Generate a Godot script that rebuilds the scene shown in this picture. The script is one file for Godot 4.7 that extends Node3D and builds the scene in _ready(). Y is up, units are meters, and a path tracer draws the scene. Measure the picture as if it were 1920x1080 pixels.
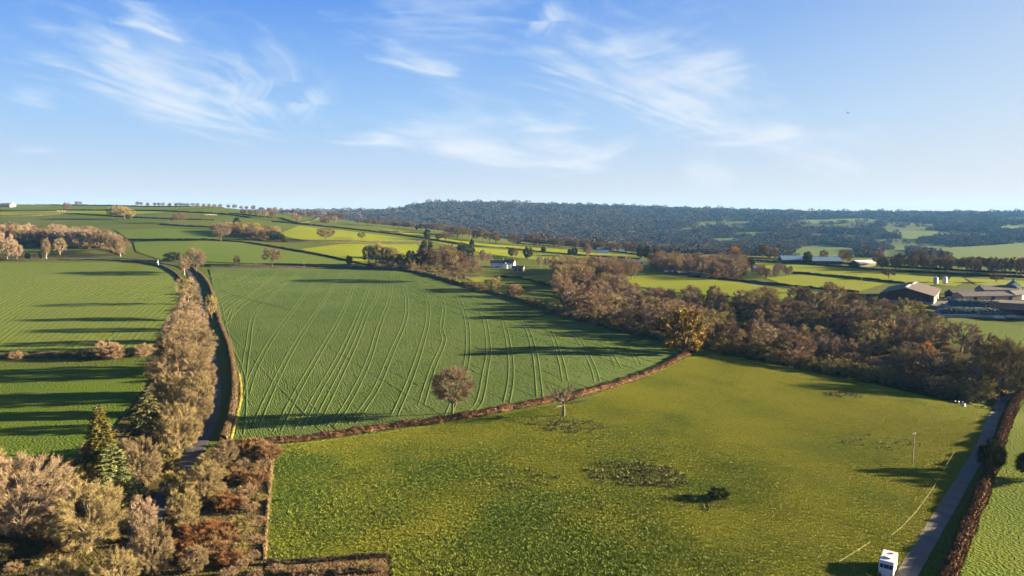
extends Node3D
# A winter afternoon over hedged farmland: a low sun from the east, long shadows, a valley and a wooded ridge beyond.
# Coordinates: x east, -z north, metres; the ground's height is surveyed along bearings from the take-off point.

const BEARINGS := [-1.3, -0.98, -0.75, -0.59, -0.437, -0.25, -0.165, -0.125, -0.086, 0.03, 0.187, 0.42, 0.75, 1.05, 1.4]
const RANGES := [-400.0, 0.0, 150.0, 300.0, 450.0, 600.0, 750.0, 900.0, 1100.0, 1350.0, 1700.0, 2200.0, 2800.0, 3500.0, 4300.0, 5200.0, 7500.0]
const HEIGHTS := [
	[0, 0, 0, 0, 0, 0, 0.0, 0.0, 0, 0, 0, 0, 0, 0, 0],
	[0, 0, 0, 0, 0, 0, 0.0, 0.0, 0, 0, 0, 0, 0, 0, 0],
	[0, 0, 0, 0, 0, 0, 0.0, 0.0, 0, 0, 0, 0, 0, 0, 0],
	[0, 0, 0, 0, 0, 0, 0.0, 0.0, 0, 0, 0, 0, 0, 0, 0],
	[5, 5, 4, 4, 3, 2, 1.5, 1.2, 1, 0, 0, 0, 0, 0, 0],
	[16, 16, 15, 14, 12, 8, 5.9, 5.0, 4, 2, 0, 0, 0, 0, 0],
	[28, 28, 27, 27, 25, 18, 12.3, 9.6, 7, 2, 0, 0, 0, 0, 0],
	[40, 40, 39, 39, 37, 28, 21.8, 18.9, 16, 7, 1, -1, -3, -3, -3],
	[55, 55, 54, 53, 51, 38, 30.7, 27.3, 24, 9, -4, -12, -14, -14, -14],
	[75, 75, 74, 73, 70, 44, 31.6, 25.7, 20, 0, -20, -28, -30, -30, -30],
	[66, 66, 64, 60, 52, 12, -2.0, -8.6, -15, -30, -38, -40, -42, -42, -42],
	[50, 50, 46, 40, 28, -18, -26.8, -31.0, -35, -40, -42, -38, -40, -40, -40],
	[40, 40, 36, 30, 22, 0, -4.1, -6.1, -8, -10, -20, -12, -18, -18, -18],
	[40, 40, 40, 38, 36, 42, 46, 50, 48, 42, 24, 18, 8, 8, 8],
	[40, 40, 40, 42, 48, 54, 64, 102, 106, 97, 74, 42, 30, 30, 30],
	[36, 36, 36, 38, 44, 50, 58, 88, 94, 90, 80, 54, 46, 46, 46],
	[20, 20, 20, 20, 20, 40, 50.4, 55.2, 60, 60, 60, 50, 50, 50, 50]]

var rng := RandomNumberGenerator.new()
var names := {}
var uu := PackedFloat64Array(BEARINGS)
var dd := PackedFloat64Array(RANGES)
var rows: Array[PackedFloat64Array] = []
var low := FastNoiseLite.new()
var wob := FastNoiseLite.new()
var M := {}

# ---------------------------------------------------------------- ground height
func across(r: PackedFloat64Array, i: int, t: float) -> float:
	var n := uu.size()
	var h := uu[i + 1] - uu[i]
	var p0 := r[i]
	var p1 := r[i + 1]
	var m0 := (p1 - r[i - 1]) / (uu[i + 1] - uu[i - 1]) if i > 0 else (p1 - p0) / h
	var m1 := (r[i + 2] - p0) / (uu[i + 2] - uu[i]) if i < n - 2 else (p1 - p0) / h
	var t2 := t * t
	var t3 := t2 * t
	return (2.0 * t3 - 3.0 * t2 + 1.0) * p0 + (t3 - 2.0 * t2 + t) * h * m0 + (3.0 * t2 - 2.0 * t3) * p1 + (t3 - t2) * h * m1

func H(x: float, z: float) -> float:
	var d := clampf(-z, dd[0], dd[dd.size() - 1])
	var bump := 0.35 * sin(x / 31.0 + 0.7) * sin(z / 43.0) - 4.5 * smoothstep(5.0, 115.0, x) * (1.0 - smoothstep(250.0, 440.0, -z))
	# the dip in which the wood stands
	if x > -30.0 and z < -100.0 and z > -620.0:
		var p := Vector2(x, z)
		var off := p.distance_to(Geometry2D.get_closest_point_to_segment(p, Vector2(75.0, -470.0), Vector2(178.0, -238.0)))
		bump -= 6.5 * exp(-pow(off / 38.0, 2.0))
	if d <= 150.0:
		return bump
	var u := clampf(x / maxf(-z, 150.0), uu[0], uu[uu.size() - 1])
	var i := mini(uu.bsearch(u, false) - 1, uu.size() - 2)
	i = maxi(i, 0)
	var t := (u - uu[i]) / (uu[i + 1] - uu[i])
	var j := clampi(dd.bsearch(d, false) - 1, 0, dd.size() - 2)
	var h := dd[j + 1] - dd[j]
	var s := (d - dd[j]) / h
	var p0 := across(rows[j], i, t)
	var p1 := across(rows[j + 1], i, t)
	var m0 := (p1 - across(rows[j - 1], i, t)) / (dd[j + 1] - dd[j - 1]) if j > 0 else (p1 - p0) / h
	var m1 := (across(rows[j + 2], i, t) - p0) / (dd[j + 2] - dd[j]) if j < dd.size() - 2 else (p1 - p0) / h
	var s2 := s * s
	var s3 := s2 * s
	return (2.0 * s3 - 3.0 * s2 + 1.0) * p0 + (s3 - 2.0 * s2 + s) * h * m0 + (3.0 * s2 - 2.0 * s3) * p1 + (s3 - s2) * h * m1 + bump

func up_at(x: float, z: float) -> Vector3:
	var e := 3.0 + absf(z) * 0.004
	return Vector3(H(x - e, z) - H(x + e, z), 2.0 * e, H(x, z - e) - H(x, z + e)).normalized()

# ---------------------------------------------------------------- naming
func numbered(called: String) -> String:
	var k: int = names.get(called, -1) + 1
	names[called] = k
	return called if k == 0 else "%s_%03d" % [called, k]

func tag(o: Node, label := "", category := "", group := "", kind := "") -> Node:
	if label: o.set_meta("label", label)
	if category: o.set_meta("category", category)
	if group: o.set_meta("group", group)
	if kind: o.set_meta("kind", kind)
	return o

func base(called: String, at: Vector3, turn := 0.0) -> Node3D:
	var o := Node3D.new()
	o.name = numbered(called)
	add_child(o)
	o.position = at
	o.rotation.y = turn
	return o

func put(mesh: Mesh, called: String, mat: Material, parent: Node = null) -> MeshInstance3D:
	var o := MeshInstance3D.new()
	o.mesh = mesh
	o.material_override = mat
	if parent == null:
		o.name = numbered(called)
		add_child(o)
	else:
		o.name = called
		parent.add_child(o, true)
	return o

# ---------------------------------------------------------------- a collector of triangles
class MB:
	var v := PackedVector3Array()
	var c := PackedColorArray()
	var n := PackedVector3Array()
	var t := PackedVector2Array()
	func tri(p: Vector3, q: Vector3, r: Vector3, col := Color.WHITE) -> void:
		v.push_back(p); v.push_back(q); v.push_back(r)
		c.push_back(col); c.push_back(col); c.push_back(col)
	func quad(p: Vector3, q: Vector3, r: Vector3, s: Vector3, col := Color.WHITE) -> void:
		tri(p, q, r, col)
		tri(p, r, s, col)
	func box(at: Vector3, size: Vector3, b := Basis.IDENTITY, col := Color.WHITE, top := 1.0) -> void:
		var h := size * 0.5
		var k := []
		for sy in [-1.0, 1.0]:
			var w: float = top if sy > 0 else 1.0
			for q in [[-1.0, -1.0], [1.0, -1.0], [1.0, 1.0], [-1.0, 1.0]]:
				k.append(at + b * Vector3(q[0] * h.x * w, sy * h.y, q[1] * h.z * w))
		quad(k[3], k[2], k[1], k[0], col)
		quad(k[4], k[5], k[6], k[7], col)
		for i in 4:
			var j := (i + 1) % 4
			quad(k[i], k[j], k[j + 4], k[i + 4], col)
	func tube(a: Vector3, b: Vector3, ra: float, rb: float, sides := 4, col := Color.WHITE) -> void:
		var d := (b - a).normalized()
		var x := d.cross(Vector3.RIGHT if absf(d.x) < 0.8 else Vector3.UP).normalized()
		var y := d.cross(x)
		for i in sides:
			var p := TAU * i / sides
			var q := TAU * (i + 1) / sides
			var e := x * cos(p) + y * sin(p)
			var f := x * cos(q) + y * sin(q)
			quad(a + e * ra, a + f * ra, b + f * rb, b + e * rb, col)
	func mesh() -> ArrayMesh:
		var a := []
		a.resize(Mesh.ARRAY_MAX)
		a[Mesh.ARRAY_VERTEX] = v
		if c.size() == v.size(): a[Mesh.ARRAY_COLOR] = c
		if n.size() == v.size(): a[Mesh.ARRAY_NORMAL] = n
		if t.size() == v.size(): a[Mesh.ARRAY_TEX_UV] = t
		var m := ArrayMesh.new()
		m.add_surface_from_arrays(Mesh.PRIMITIVE_TRIANGLES, a)
		return m

# ---------------------------------------------------------------- materials
func lin(r: float, g: float, b: float) -> Color:
	return Color(r, g, b).linear_to_srgb()

func plain(called: String, col: Color, rough := 0.9, tinted := false) -> StandardMaterial3D:
	var m := StandardMaterial3D.new()
	m.resource_name = called
	m.albedo_color = col
	m.roughness = rough
	m.metallic_specular = 0.25
	m.vertex_color_use_as_albedo = tinted
	M[called] = m
	return m

func noise_tex(freq: float, ramp: Array, octaves := 4, size := 1024, kind := FastNoiseLite.TYPE_SIMPLEX_SMOOTH, seeded := 1) -> NoiseTexture2D:
	var f := FastNoiseLite.new()
	f.seed = seeded
	f.noise_type = kind
	f.frequency = freq
	f.fractal_octaves = octaves
	var t := NoiseTexture2D.new()
	t.width = size
	t.height = size
	t.seamless = true
	t.noise = f
	if ramp:
		var g := Gradient.new()
		g.offsets = PackedFloat32Array(range(ramp.size()).map(func(i): return float(i) / (ramp.size() - 1)))
		g.colors = PackedColorArray(ramp)
		t.color_ramp = g
	return t

# ground cover: the base colour rides on the vertices, the texture adds grain, the height map tufts
func cover(called: String, tile: Vector2, grain: Texture2D, relief: Texture2D, depth_cm: float) -> StandardMaterial3D:
	var m := plain(called, Color.WHITE, 1.0, true)
	m.metallic_specular = 0.1
	m.albedo_texture = grain
	m.uv1_scale = Vector3(1.0 / tile.x, 1.0 / tile.y, 1.0)
	m.heightmap_enabled = true
	m.heightmap_texture = relief
	m.heightmap_scale = depth_cm
	return m

# ---------------------------------------------------------------- sheets laid on the ground
func vertex(mb: MB, p: Vector2, lift: float, tint: Callable, turn: float, cache: Dictionary) -> void:
	var k := p.snapped(Vector2(0.01, 0.01))
	if not cache.has(k):
		cache[k] = [Vector3(p.x, H(p.x, p.y) + lift - p.y * 0.0004, p.y), up_at(p.x, p.y), tint.call(p)]
	var e: Array = cache[k]
	mb.v.push_back(e[0])
	mb.n.push_back(e[1])
	mb.c.push_back(e[2])
	mb.t.push_back(p.rotated(turn))

func drape(poly: PackedVector2Array, cell: float, lift: float, tint: Callable, turn := 0.0) -> ArrayMesh:
	var mb := MB.new()
	var cache := {}
	var lo := poly[0]
	var hi := poly[0]
	for p in poly:
		lo = lo.min(p)
		hi = hi.max(p)
	if Geometry2D.is_polygon_clockwise(poly):
		poly.reverse()
	var nx := int((hi.x - lo.x) / cell) + 1
	var nz := int((hi.y - lo.y) / cell) + 1
	for j in nz:
		var strip := PackedVector2Array([Vector2(lo.x - 1, lo.y + j * cell), Vector2(hi.x + 1, lo.y + j * cell), Vector2(hi.x + 1, lo.y + (j + 1) * cell), Vector2(lo.x - 1, lo.y + (j + 1) * cell)])
		for band in Geometry2D.intersect_polygons(poly, strip):
			var bl: Vector2 = band[0]
			var bh: Vector2 = band[0]
			for p in band:
				bl = bl.min(p)
				bh = bh.max(p)
			for i in range(int((bl.x - lo.x) / cell), int((bh.x - lo.x) / cell) + 1):
				var x := lo.x + i * cell
				var z := lo.y + j * cell
				var q := PackedVector2Array([Vector2(x, z), Vector2(x + cell, z), Vector2(x + cell, z + cell), Vector2(x, z + cell)])
				for part in Geometry2D.intersect_polygons(band, q):
					var id := Geometry2D.triangulate_polygon(part)
					for k in range(0, id.size(), 3):
						var a: Vector2 = part[id[k]]
						var b: Vector2 = part[id[k + 1]]
						var c: Vector2 = part[id[k + 2]]
						if (b - a).cross(c - a) < 0.0:
							var s := b
							b = c
							c = s
						vertex(mb, a, lift, tint, turn, cache)
						vertex(mb, b, lift, tint, turn, cache)
						vertex(mb, c, lift, tint, turn, cache)
	return mb.mesh()

# a colour with broad patches of two other tones, as soil and sward vary over a field
func tones(a: Color, b: Color, size: float, seeded := 0.0) -> Callable:
	return func(p: Vector2) -> Color:
		var k := clampf(0.5 + 0.75 * low.get_noise_3d(p.x / size, p.y / size, seeded), 0.0, 1.0)
		return a.lerp(b, k)

func field(called: String, poly: Array, cell: float, mat: Material, tint: Callable, turn := 0.0, lift := 0.06) -> MeshInstance3D:
	var o := put(drape(PackedVector2Array(poly), cell, lift, tint, turn), called, mat)
	o.set_meta("kind", "structure")
	return o

func resample(line: Array, step: float) -> PackedVector2Array:
	var c := Curve2D.new()
	for i in line.size():
		var a: Vector2 = line[maxi(i - 1, 0)]
		var b: Vector2 = line[mini(i + 1, line.size() - 1)]
		var ta: Vector2 = (b - a) / 6.0
		c.add_point(line[i], -ta, ta)
	c.bake_interval = step
	var out := PackedVector2Array()
	var n := maxi(int(c.get_baked_length() / step), 1)
	for i in n + 1:
		out.push_back(c.sample_baked(c.get_baked_length() * i / n, true))
	return out

# a ribbon of given cross-section (offset across, height) swept along a line over the ground
func sweep(line: Array, step: float, section: Array, tint: Callable, lift := 0.1, wobble := 0.0) -> ArrayMesh:
	var p := resample(line, step)
	var mb := MB.new()
	var prev: Array = []
	for i in p.size():
		var d := (p[mini(i + 1, p.size() - 1)] - p[maxi(i - 1, 0)]).normalized()
		var s := Vector2(-d.y, d.x)
		var ring := []
		for q in section:
			var o: float = q.x + (wobble * wob.get_noise_2d(p[i].x * 3.0 + q.x * 40.0, p[i].y * 3.0) if wobble > 0.0 else 0.0)
			var w := p[i] + s * o
			var y: float = q.y
			if wobble > 0.0 and y > 0.0: y *= 1.0 + 0.6 * wob.get_noise_2d(p[i].x * 5.0, p[i].y * 5.0 + q.x * 9.0)
			ring.append(Vector3(w.x, H(w.x, w.y) + lift - w.y * 0.0004 + y, w.y))
		if i > 0:
			var col: Color = tint.call(p[i])
			for k in ring.size() - 1:
				mb.quad(prev[k], prev[k + 1], ring[k + 1], ring[k], col)
				for r in [prev[k], prev[k + 1], ring[k + 1], prev[k], ring[k + 1], ring[k]]:
					mb.t.push_back(Vector2(r.x, r.z))
		prev = ring
	return mb.mesh()

# ---------------------------------------------------------------- trees, shrubs and hedges
func rand_dir() -> Vector3:
	var z := rng.randf_range(-1.0, 1.0)
	var a := rng.randf() * TAU
	var r := sqrt(1.0 - z * z)
	return Vector3(r * cos(a), z, r * sin(a))

func pick(a: Array) -> Color:
	var c: Color = a[rng.randi() % a.size()]
	return c * rng.randf_range(0.75, 1.25)

func limb(mb: MB, a: Vector3, b: Vector3, ra: float, rb: float, sag: float, sides := 4, pieces := 3) -> void:
	var last := a
	var mid := (a + b) * 0.5 + Vector3(rng.randf_range(-1, 1), 0, rng.randf_range(-1, 1)) * a.distance_to(b) * 0.12 + Vector3(0, -sag * a.distance_to(b), 0)
	for i in range(1, pieces + 1):
		var t := float(i) / pieces
		var p := a * (1 - t) * (1 - t) + mid * 2.0 * t * (1 - t) + b * t * t
		mb.tube(last, p, lerpf(ra, rb, t - 1.0 / pieces), lerpf(ra, rb, t), sides)
		last = p

func twig(mb: MB, a: Vector3, d: Vector3, l: float, w: float, col: Color) -> void:
	var s := d.cross(rand_dir()).normalized() * w * 0.5
	mb.tri(a - s, a + s, a + d * l, col)

func leaf(mb: MB, a: Vector3, size: float, col: Color) -> void:
	var n := rand_dir()
	var x := n.cross(rand_dir()).normalized() * size * 0.5
	var y := n.cross(x).normalized() * size * 0.5 * rng.randf_range(0.6, 1.0)
	mb.quad(a - x, a - y, a + x, a + y, col)

# k: height, clear (bare trunk), rx, ry (crown), limbs, boughs, twigs, len, wide, cols; leaves (share), leaf (size), leaf_cols, bark, stems
func broadleaf(k: Dictionary) -> Array:
	var wood := MB.new()
	var crown := MB.new()
	var h: float = k.height
	var rx: float = k.rx
	var ry: float = k.ry
	var mid := Vector3(0, h - ry, 0)
	var stems: int = k.get("stems", 1)
	var girth: float = k.get("girth", h * 0.022)
	var fork := Vector3(rng.randf_range(-0.2, 0.2), k.clear, rng.randf_range(-0.2, 0.2))
	if stems == 1:
		wood.tube(Vector3(0, -1.2, 0), Vector3(0, 0.5, 0), girth * 1.7, girth * 1.15, 7)
		limb(wood, Vector3(0, 0.5, 0), fork, girth * 1.15, girth * 0.85, 0.0, 7)
		limb(wood, fork, mid + Vector3(rng.randf_range(-1, 1), ry * 0.45, rng.randf_range(-1, 1)), girth * 0.8, girth * 0.2, 0.0, 5, 4)
	var n: int = k.limbs
	for i in n:
		var a := TAU * (i * 0.618034 + rng.randf() * 0.08)
		var up := lerpf(k.get("lowest", -0.55), 0.95, (i + 0.5) / n)
		var out := sqrt(maxf(1.0 - up * up, 0.0))
		var reach := rng.randf_range(0.52, 0.74)
		var e := mid + Vector3(cos(a) * out * rx, up * ry, sin(a) * out * rx) * reach
		var from := fork.lerp(mid, clampf(0.5 * up + 0.2, 0.0, 0.8) * rng.randf_range(0.6, 1.0))
		if stems > 1:
			from = Vector3(cos(a), 0, sin(a)) * rx * 0.18 * rng.randf() - Vector3(0, 0.6, 0)
		limb(wood, from, e, girth * k.get("limb", 0.42), girth * 0.17, rng.randf_range(0.0, 0.12), 4, 4)
		for j in int(k.boughs):
			var o := (e - mid) / Vector3(rx, ry, rx)
			var d := (rand_dir() * 0.9 + o.normalized() * 0.55).normalized()
			var t := e + Vector3(d.x * rx, d.y * ry, d.z * rx) * rng.randf_range(0.22, 0.42)
			var q := (t - mid) / Vector3(rx, ry, rx)
			var far := k.get("ragged", 0.08) as float
			var most := rng.randf_range(0.9 - far, 0.9 + far)
			if q.length() > most:
				t = mid + q.normalized() * most * Vector3(rx, ry, rx)
			if t.y < 0.2: t.y = rng.randf_range(0.2, 0.8)
			var s := e.lerp(from, rng.randf_range(0.0, 0.35))
			limb(wood, s, t, girth * 0.16, girth * 0.06, rng.randf_range(-0.1, 0.1), 3, 2)
			var bd := (t - s).normalized()
			for m in int(k.twigs):
				var p := s.lerp(t, rng.randf_range(0.35, 1.0)) + rand_dir() * rx * 0.03
				var td: Vector3 = (bd * 0.7 + rand_dir() * 0.85 + Vector3.UP * k.get("lift", 0.25) + (p - mid).normalized() * 0.35).normalized()
				var l: float = k.len * rng.randf_range(0.5, 1.15)
				var col := pick(k.cols)
				twig(crown, p, td, l, k.wide, col)
				for g in 2:
					twig(crown, p + td * l * rng.randf_range(0.25, 0.7), (td + rand_dir() * 0.8).normalized(), l * 0.6, k.wide * 0.8, col)
				if k.has("leaves") and rng.randf() < k.leaves:
					for g in 3:
						leaf(crown, p + td * l * rng.randf() + rand_dir() * k.leaf, k.leaf * rng.randf_range(0.6, 1.2), pick(k.leaf_cols))
	return [wood.mesh(), crown.mesh(), h]

# a conifer: whorls of sprays that narrow to a tip
func conifer(h: float, r: float, tiers: int, droop: float, cols: Array, flat := 0.0) -> Array:
	var wood := MB.new()
	var crown := MB.new()
	wood.tube(Vector3(0, -1.0, 0), Vector3(0, h * 0.5, 0), h * 0.024, h * 0.014, 6)
	wood.tube(Vector3(0, h * 0.5, 0), Vector3(0, h * 0.98, 0), h * 0.014, 0.03, 5)
	for i in tiers:
		var t := (i + 0.5) / tiers
		var y := h * lerpf(0.1, 0.98, t)
		var reach := r * pow(1.0 - t, 0.75) * rng.randf_range(0.8, 1.15) + 0.25
		var n := int(lerpf(11, 5, t))
		for j in n:
			var a := TAU * (j + rng.randf() * 0.7) / n + i * 1.3
			var d := Vector3(cos(a), 0, sin(a))
			var l := reach * rng.randf_range(0.7, 1.1)
			var e := Vector3(0, y, 0) + d * l + Vector3(0, -droop * l + flat * l * 0.2, 0)
			limb(wood, Vector3(0, y, 0), e, 0.06, 0.02, 0.0, 3, 2)
			for m in int(10 + l * 16):
				var q := Vector3(0, y, 0).lerp(e, sqrt(rng.randf()))
				var side := d.cross(Vector3.UP) * rng.randf_range(-1, 1) * l * 0.26
				var sd := (d * 0.6 + side.normalized() * 0.6 + Vector3(0, rng.randf_range(-0.6, 0.35), 0)).normalized()
				var s := rng.randf_range(0.35, 0.75)
				var w := sd.cross(Vector3.UP * (1.0 - flat) + rand_dir() * 0.7).normalized() * 0.16
				crown.tri(q + side - w, q + side + w, q + side + sd * s, pick(cols))
	return [wood.mesh(), crown.mesh(), h]

# the dead tree: a stout pale bole, a head of broken bare limbs
func dead_tree() -> Array:
	var wood := MB.new()
	var crown := MB.new()
	wood.tube(Vector3(0, -0.8, 0), Vector3(0, 0.4, 0), 0.75, 0.46, 8)
	wood.tube(Vector3(0, 0.4, 0), Vector3(0.05, 3.4, 0), 0.46, 0.36, 8)
	wood.tube(Vector3(0.05, 3.4, 0), Vector3(0, 4.6, 0), 0.36, 0.4, 8)
	for i in 15:
		var a := TAU * i * 0.382 + 0.3
		var up := lerpf(0.2, 1.7, float(i % 6) / 5.0)
		var d := Vector3(cos(a), up, sin(a)).normalized()
		var s := Vector3(0, rng.randf_range(3.2, 4.6), 0)
		var e := s + d * rng.randf_range(4.2, 7.2)
		limb(crown, s, e, 0.16, 0.05, 0.08, 5, 4)
		for j in 8:
			var b := s.lerp(e, rng.randf_range(0.3, 1.0))
			var f := (d + rand_dir() * 0.8 + Vector3(0, 0.3, 0)).normalized()
			var g := b + f * rng.randf_range(1.0, 2.6)
			limb(crown, b, g, 0.07, 0.035, 0.0, 3, 2)
			for k in 5:
				twig(crown, b.lerp(g, rng.randf_range(0.3, 1.0)), (f + rand_dir() * 0.8).normalized(), rng.randf_range(0.6, 1.4), 0.075, Color.WHITE)
	return [wood.mesh(), crown.mesh(), 11.5]

var kinds := {}

func kind(called: String, shapes: Array, bark: Material, twigs: Material, node_name: String, category := "tree", trunk := "trunk") -> void:
	kinds[called] = {"shapes": shapes, "bark": bark, "twigs": twigs, "name": node_name, "category": category, "trunk": trunk}

func plant(what: String, x: float, z: float, height: float, label: String, group := "", wide := 1.0) -> Node3D:
	var k: Dictionary = kinds[what]
	var s: Array = k.shapes[rng.randi() % k.shapes.size()]
	var o := base(k.name, Vector3(x, H(x, z), z), rng.randf() * TAU)
	var g: float = height / s[2]
	var w := g * wide * rng.randf_range(0.92, 1.08)
	o.scale = Vector3(w, g, w)
	put(s[0], k.trunk, k.bark, o)
	put(s[1], "crown", k.twigs, o)
	tag(o, label, k.category, group)
	return o

# a stand of trees: points kept apart inside an outline
func stand(outline: Array, gap: float, mix: Array, hmin: float, hmax: float, labels: Dictionary, group: String, wide := 1.0, marks := []) -> int:
	var poly := PackedVector2Array(outline)
	var lo := poly[0]
	var hi := poly[0]
	for p in poly:
		lo = lo.min(p)
		hi = hi.max(p)
	var kept := PackedVector2Array()
	for i in int((hi.x - lo.x) * (hi.y - lo.y) / (gap * gap) * 5.0):
		var p := Vector2(rng.randf_range(lo.x, hi.x), rng.randf_range(lo.y, hi.y))
		if not Geometry2D.is_point_in_polygon(p, poly):
			continue
		var free := true
		for q in kept:
			if q.distance_squared_to(p) < gap * gap:
				free = false
				break
		if not free:
			continue
		kept.push_back(p)
		var what: String = mix[rng.randi() % mix.size()]
		var tall := rng.randf()
		var label: String = labels.get(what, labels.get(""))
		if marks:
			var best: Array = marks[0]
			for m in marks:
				if p.distance_squared_to(m[0]) < p.distance_squared_to(best[0]): best = m
			label = "%s %s %s" % ["tall" if tall > 0.66 else "middling" if tall > 0.33 else "low", label, best[1]]
		plant(what, p.x, p.y, lerpf(hmin, hmax, tall), label, group, wide)
	return kept.size()

# trees given one by one: (x, z, height)
func row(list: Array, mix: Array, label: String, group: String, wide: float, marks := [], least := 0.0) -> void:
	for t in list:
		var best: Array = marks[0] if marks else []
		for m in marks:
			if Vector2(t.x, t.y).distance_squared_to(m[0]) < Vector2(t.x, t.y).distance_squared_to(best[0]): best = m
		plant(mix[rng.randi() % mix.size()], t.x, t.y, maxf(t.z, least), label + (" " + best[1] if marks else ""), group, wide)

# a hedge: a core of packed stems with a coat of twigs or leaves, following the ground
func hedge(line: Array, high: float, wide: float, step: float, dense: int, cols: Array, label: String, group := "hedges between the fields", twig_len := 0.4, ragged := 0.15, called := "hedge") -> Node3D:
	var p := resample(line, step)
	var core := MB.new()
	var coat := MB.new()
	var origin := Vector3(p[0].x, H(p[0].x, p[0].y), p[0].y)
	var section := [Vector2(-0.42, 0.0), Vector2(-0.36, 0.4), Vector2(-0.22, 0.7), Vector2(0.0, 0.8), Vector2(0.22, 0.7), Vector2(0.36, 0.4), Vector2(0.42, 0.0)]
	var prev: Array = []
	for i in p.size():
		var d := (p[mini(i + 1, p.size() - 1)] - p[maxi(i - 1, 0)]).normalized()
		var s := Vector2(-d.y, d.x)
		var hh: float = high * (1.0 + ragged * 2.2 * wob.get_noise_2d(p[i].x * 2.0, p[i].y * 2.0))
		var ww := wide * (1.0 + ragged * 1.6 * wob.get_noise_2d(p[i].x * 2.6 + 90.0, p[i].y * 2.6))
		var ring := []
		for q in section:
			var w: Vector2 = p[i] + s * q.x * ww + Vector2(rng.randf_range(-1, 1), rng.randf_range(-1, 1)) * 0.1 * wide * ragged
			ring.append(Vector3(w.x, H(w.x, w.y) - 0.3 + (hh + 0.3) * q.y * rng.randf_range(1.0 - ragged * 0.5, 1.0 + ragged * 0.5), w.y) - origin)
		if i > 0:
			for k in ring.size() - 1:
				core.quad(prev[k], prev[k + 1], ring[k + 1], ring[k], pick(cols))
			for m in dense:
				var k := rng.randi() % (ring.size() - 1)
				var a: Vector3 = prev[k].lerp(prev[k + 1], rng.randf()).lerp(ring[k].lerp(ring[k + 1], rng.randf()), rng.randf())
				var out: Vector3 = Vector3(s.x * section[k].x, 0.35 + section[k].y * 0.3, s.y * section[k].x).normalized()
				var td: Vector3 = (out * 0.6 + rand_dir() * 0.6 + Vector3.UP * 0.45).normalized()
				var l: float = twig_len * rng.randf_range(0.5, 1.4)
				twig(coat, a - td * l * 0.2, td, l, l * 0.2, pick(cols))
				twig(coat, a, (td + rand_dir() * 0.7).normalized(), l * 0.8, l * 0.16, pick(cols))
		prev = ring
	var o := base(called, origin)
	put(core.mesh(), "stems", M.hedge_core, o)
	if dense > 0:
		put(coat.mesh(), "foliage", M.tinted, o)
	tag(o, label, "hedge", group)
	return o

# ---------------------------------------------------------------- the sky: air, haze towards the sun, cirrus
const SUN_HIGH := 10.2
const SUN_ROUND := 83.0

func air(az: float, el: float) -> Color:
	var stops := [[-3.0, Color8(214, 217, 220)], [1.5, Color8(213, 221, 228)], [4.0, Color8(192, 214, 238)], [7.5, Color8(163, 203, 246)], [12.0, Color8(130, 179, 243)], [17.0, Color8(92, 149, 236)], [35.0, Color8(78, 132, 218)], [90.0, Color8(52, 98, 184)]]
	var c: Color = stops[0][1]
	for i in stops.size() - 1:
		if el >= stops[i][0]:
			c = stops[i][1].lerp(stops[i + 1][1], clampf((el - stops[i][0]) / (stops[i + 1][0] - stops[i][0]), 0.0, 1.0))
	var a := deg_to_rad(az - SUN_ROUND)
	var e := deg_to_rad(el)
	var s := deg_to_rad(SUN_HIGH)
	var off := rad_to_deg(acos(clampf(cos(e) * cos(s) * cos(a) + sin(e) * sin(s), -1.0, 1.0)))
	var glow := 0.85 * exp(-pow(off / 56.0, 2.0))
	return c.lerp(Color8(255, 250, 240), glow)

func cirrus_noise(f: FastNoiseLite, az: float, el: float) -> float:
	var x := az * 0.97 + el * 0.26
	var y := el * 0.97 - az * 0.26 * 0.6
	return f.get_noise_2d(x * 0.8, y * 5.0)

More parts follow.
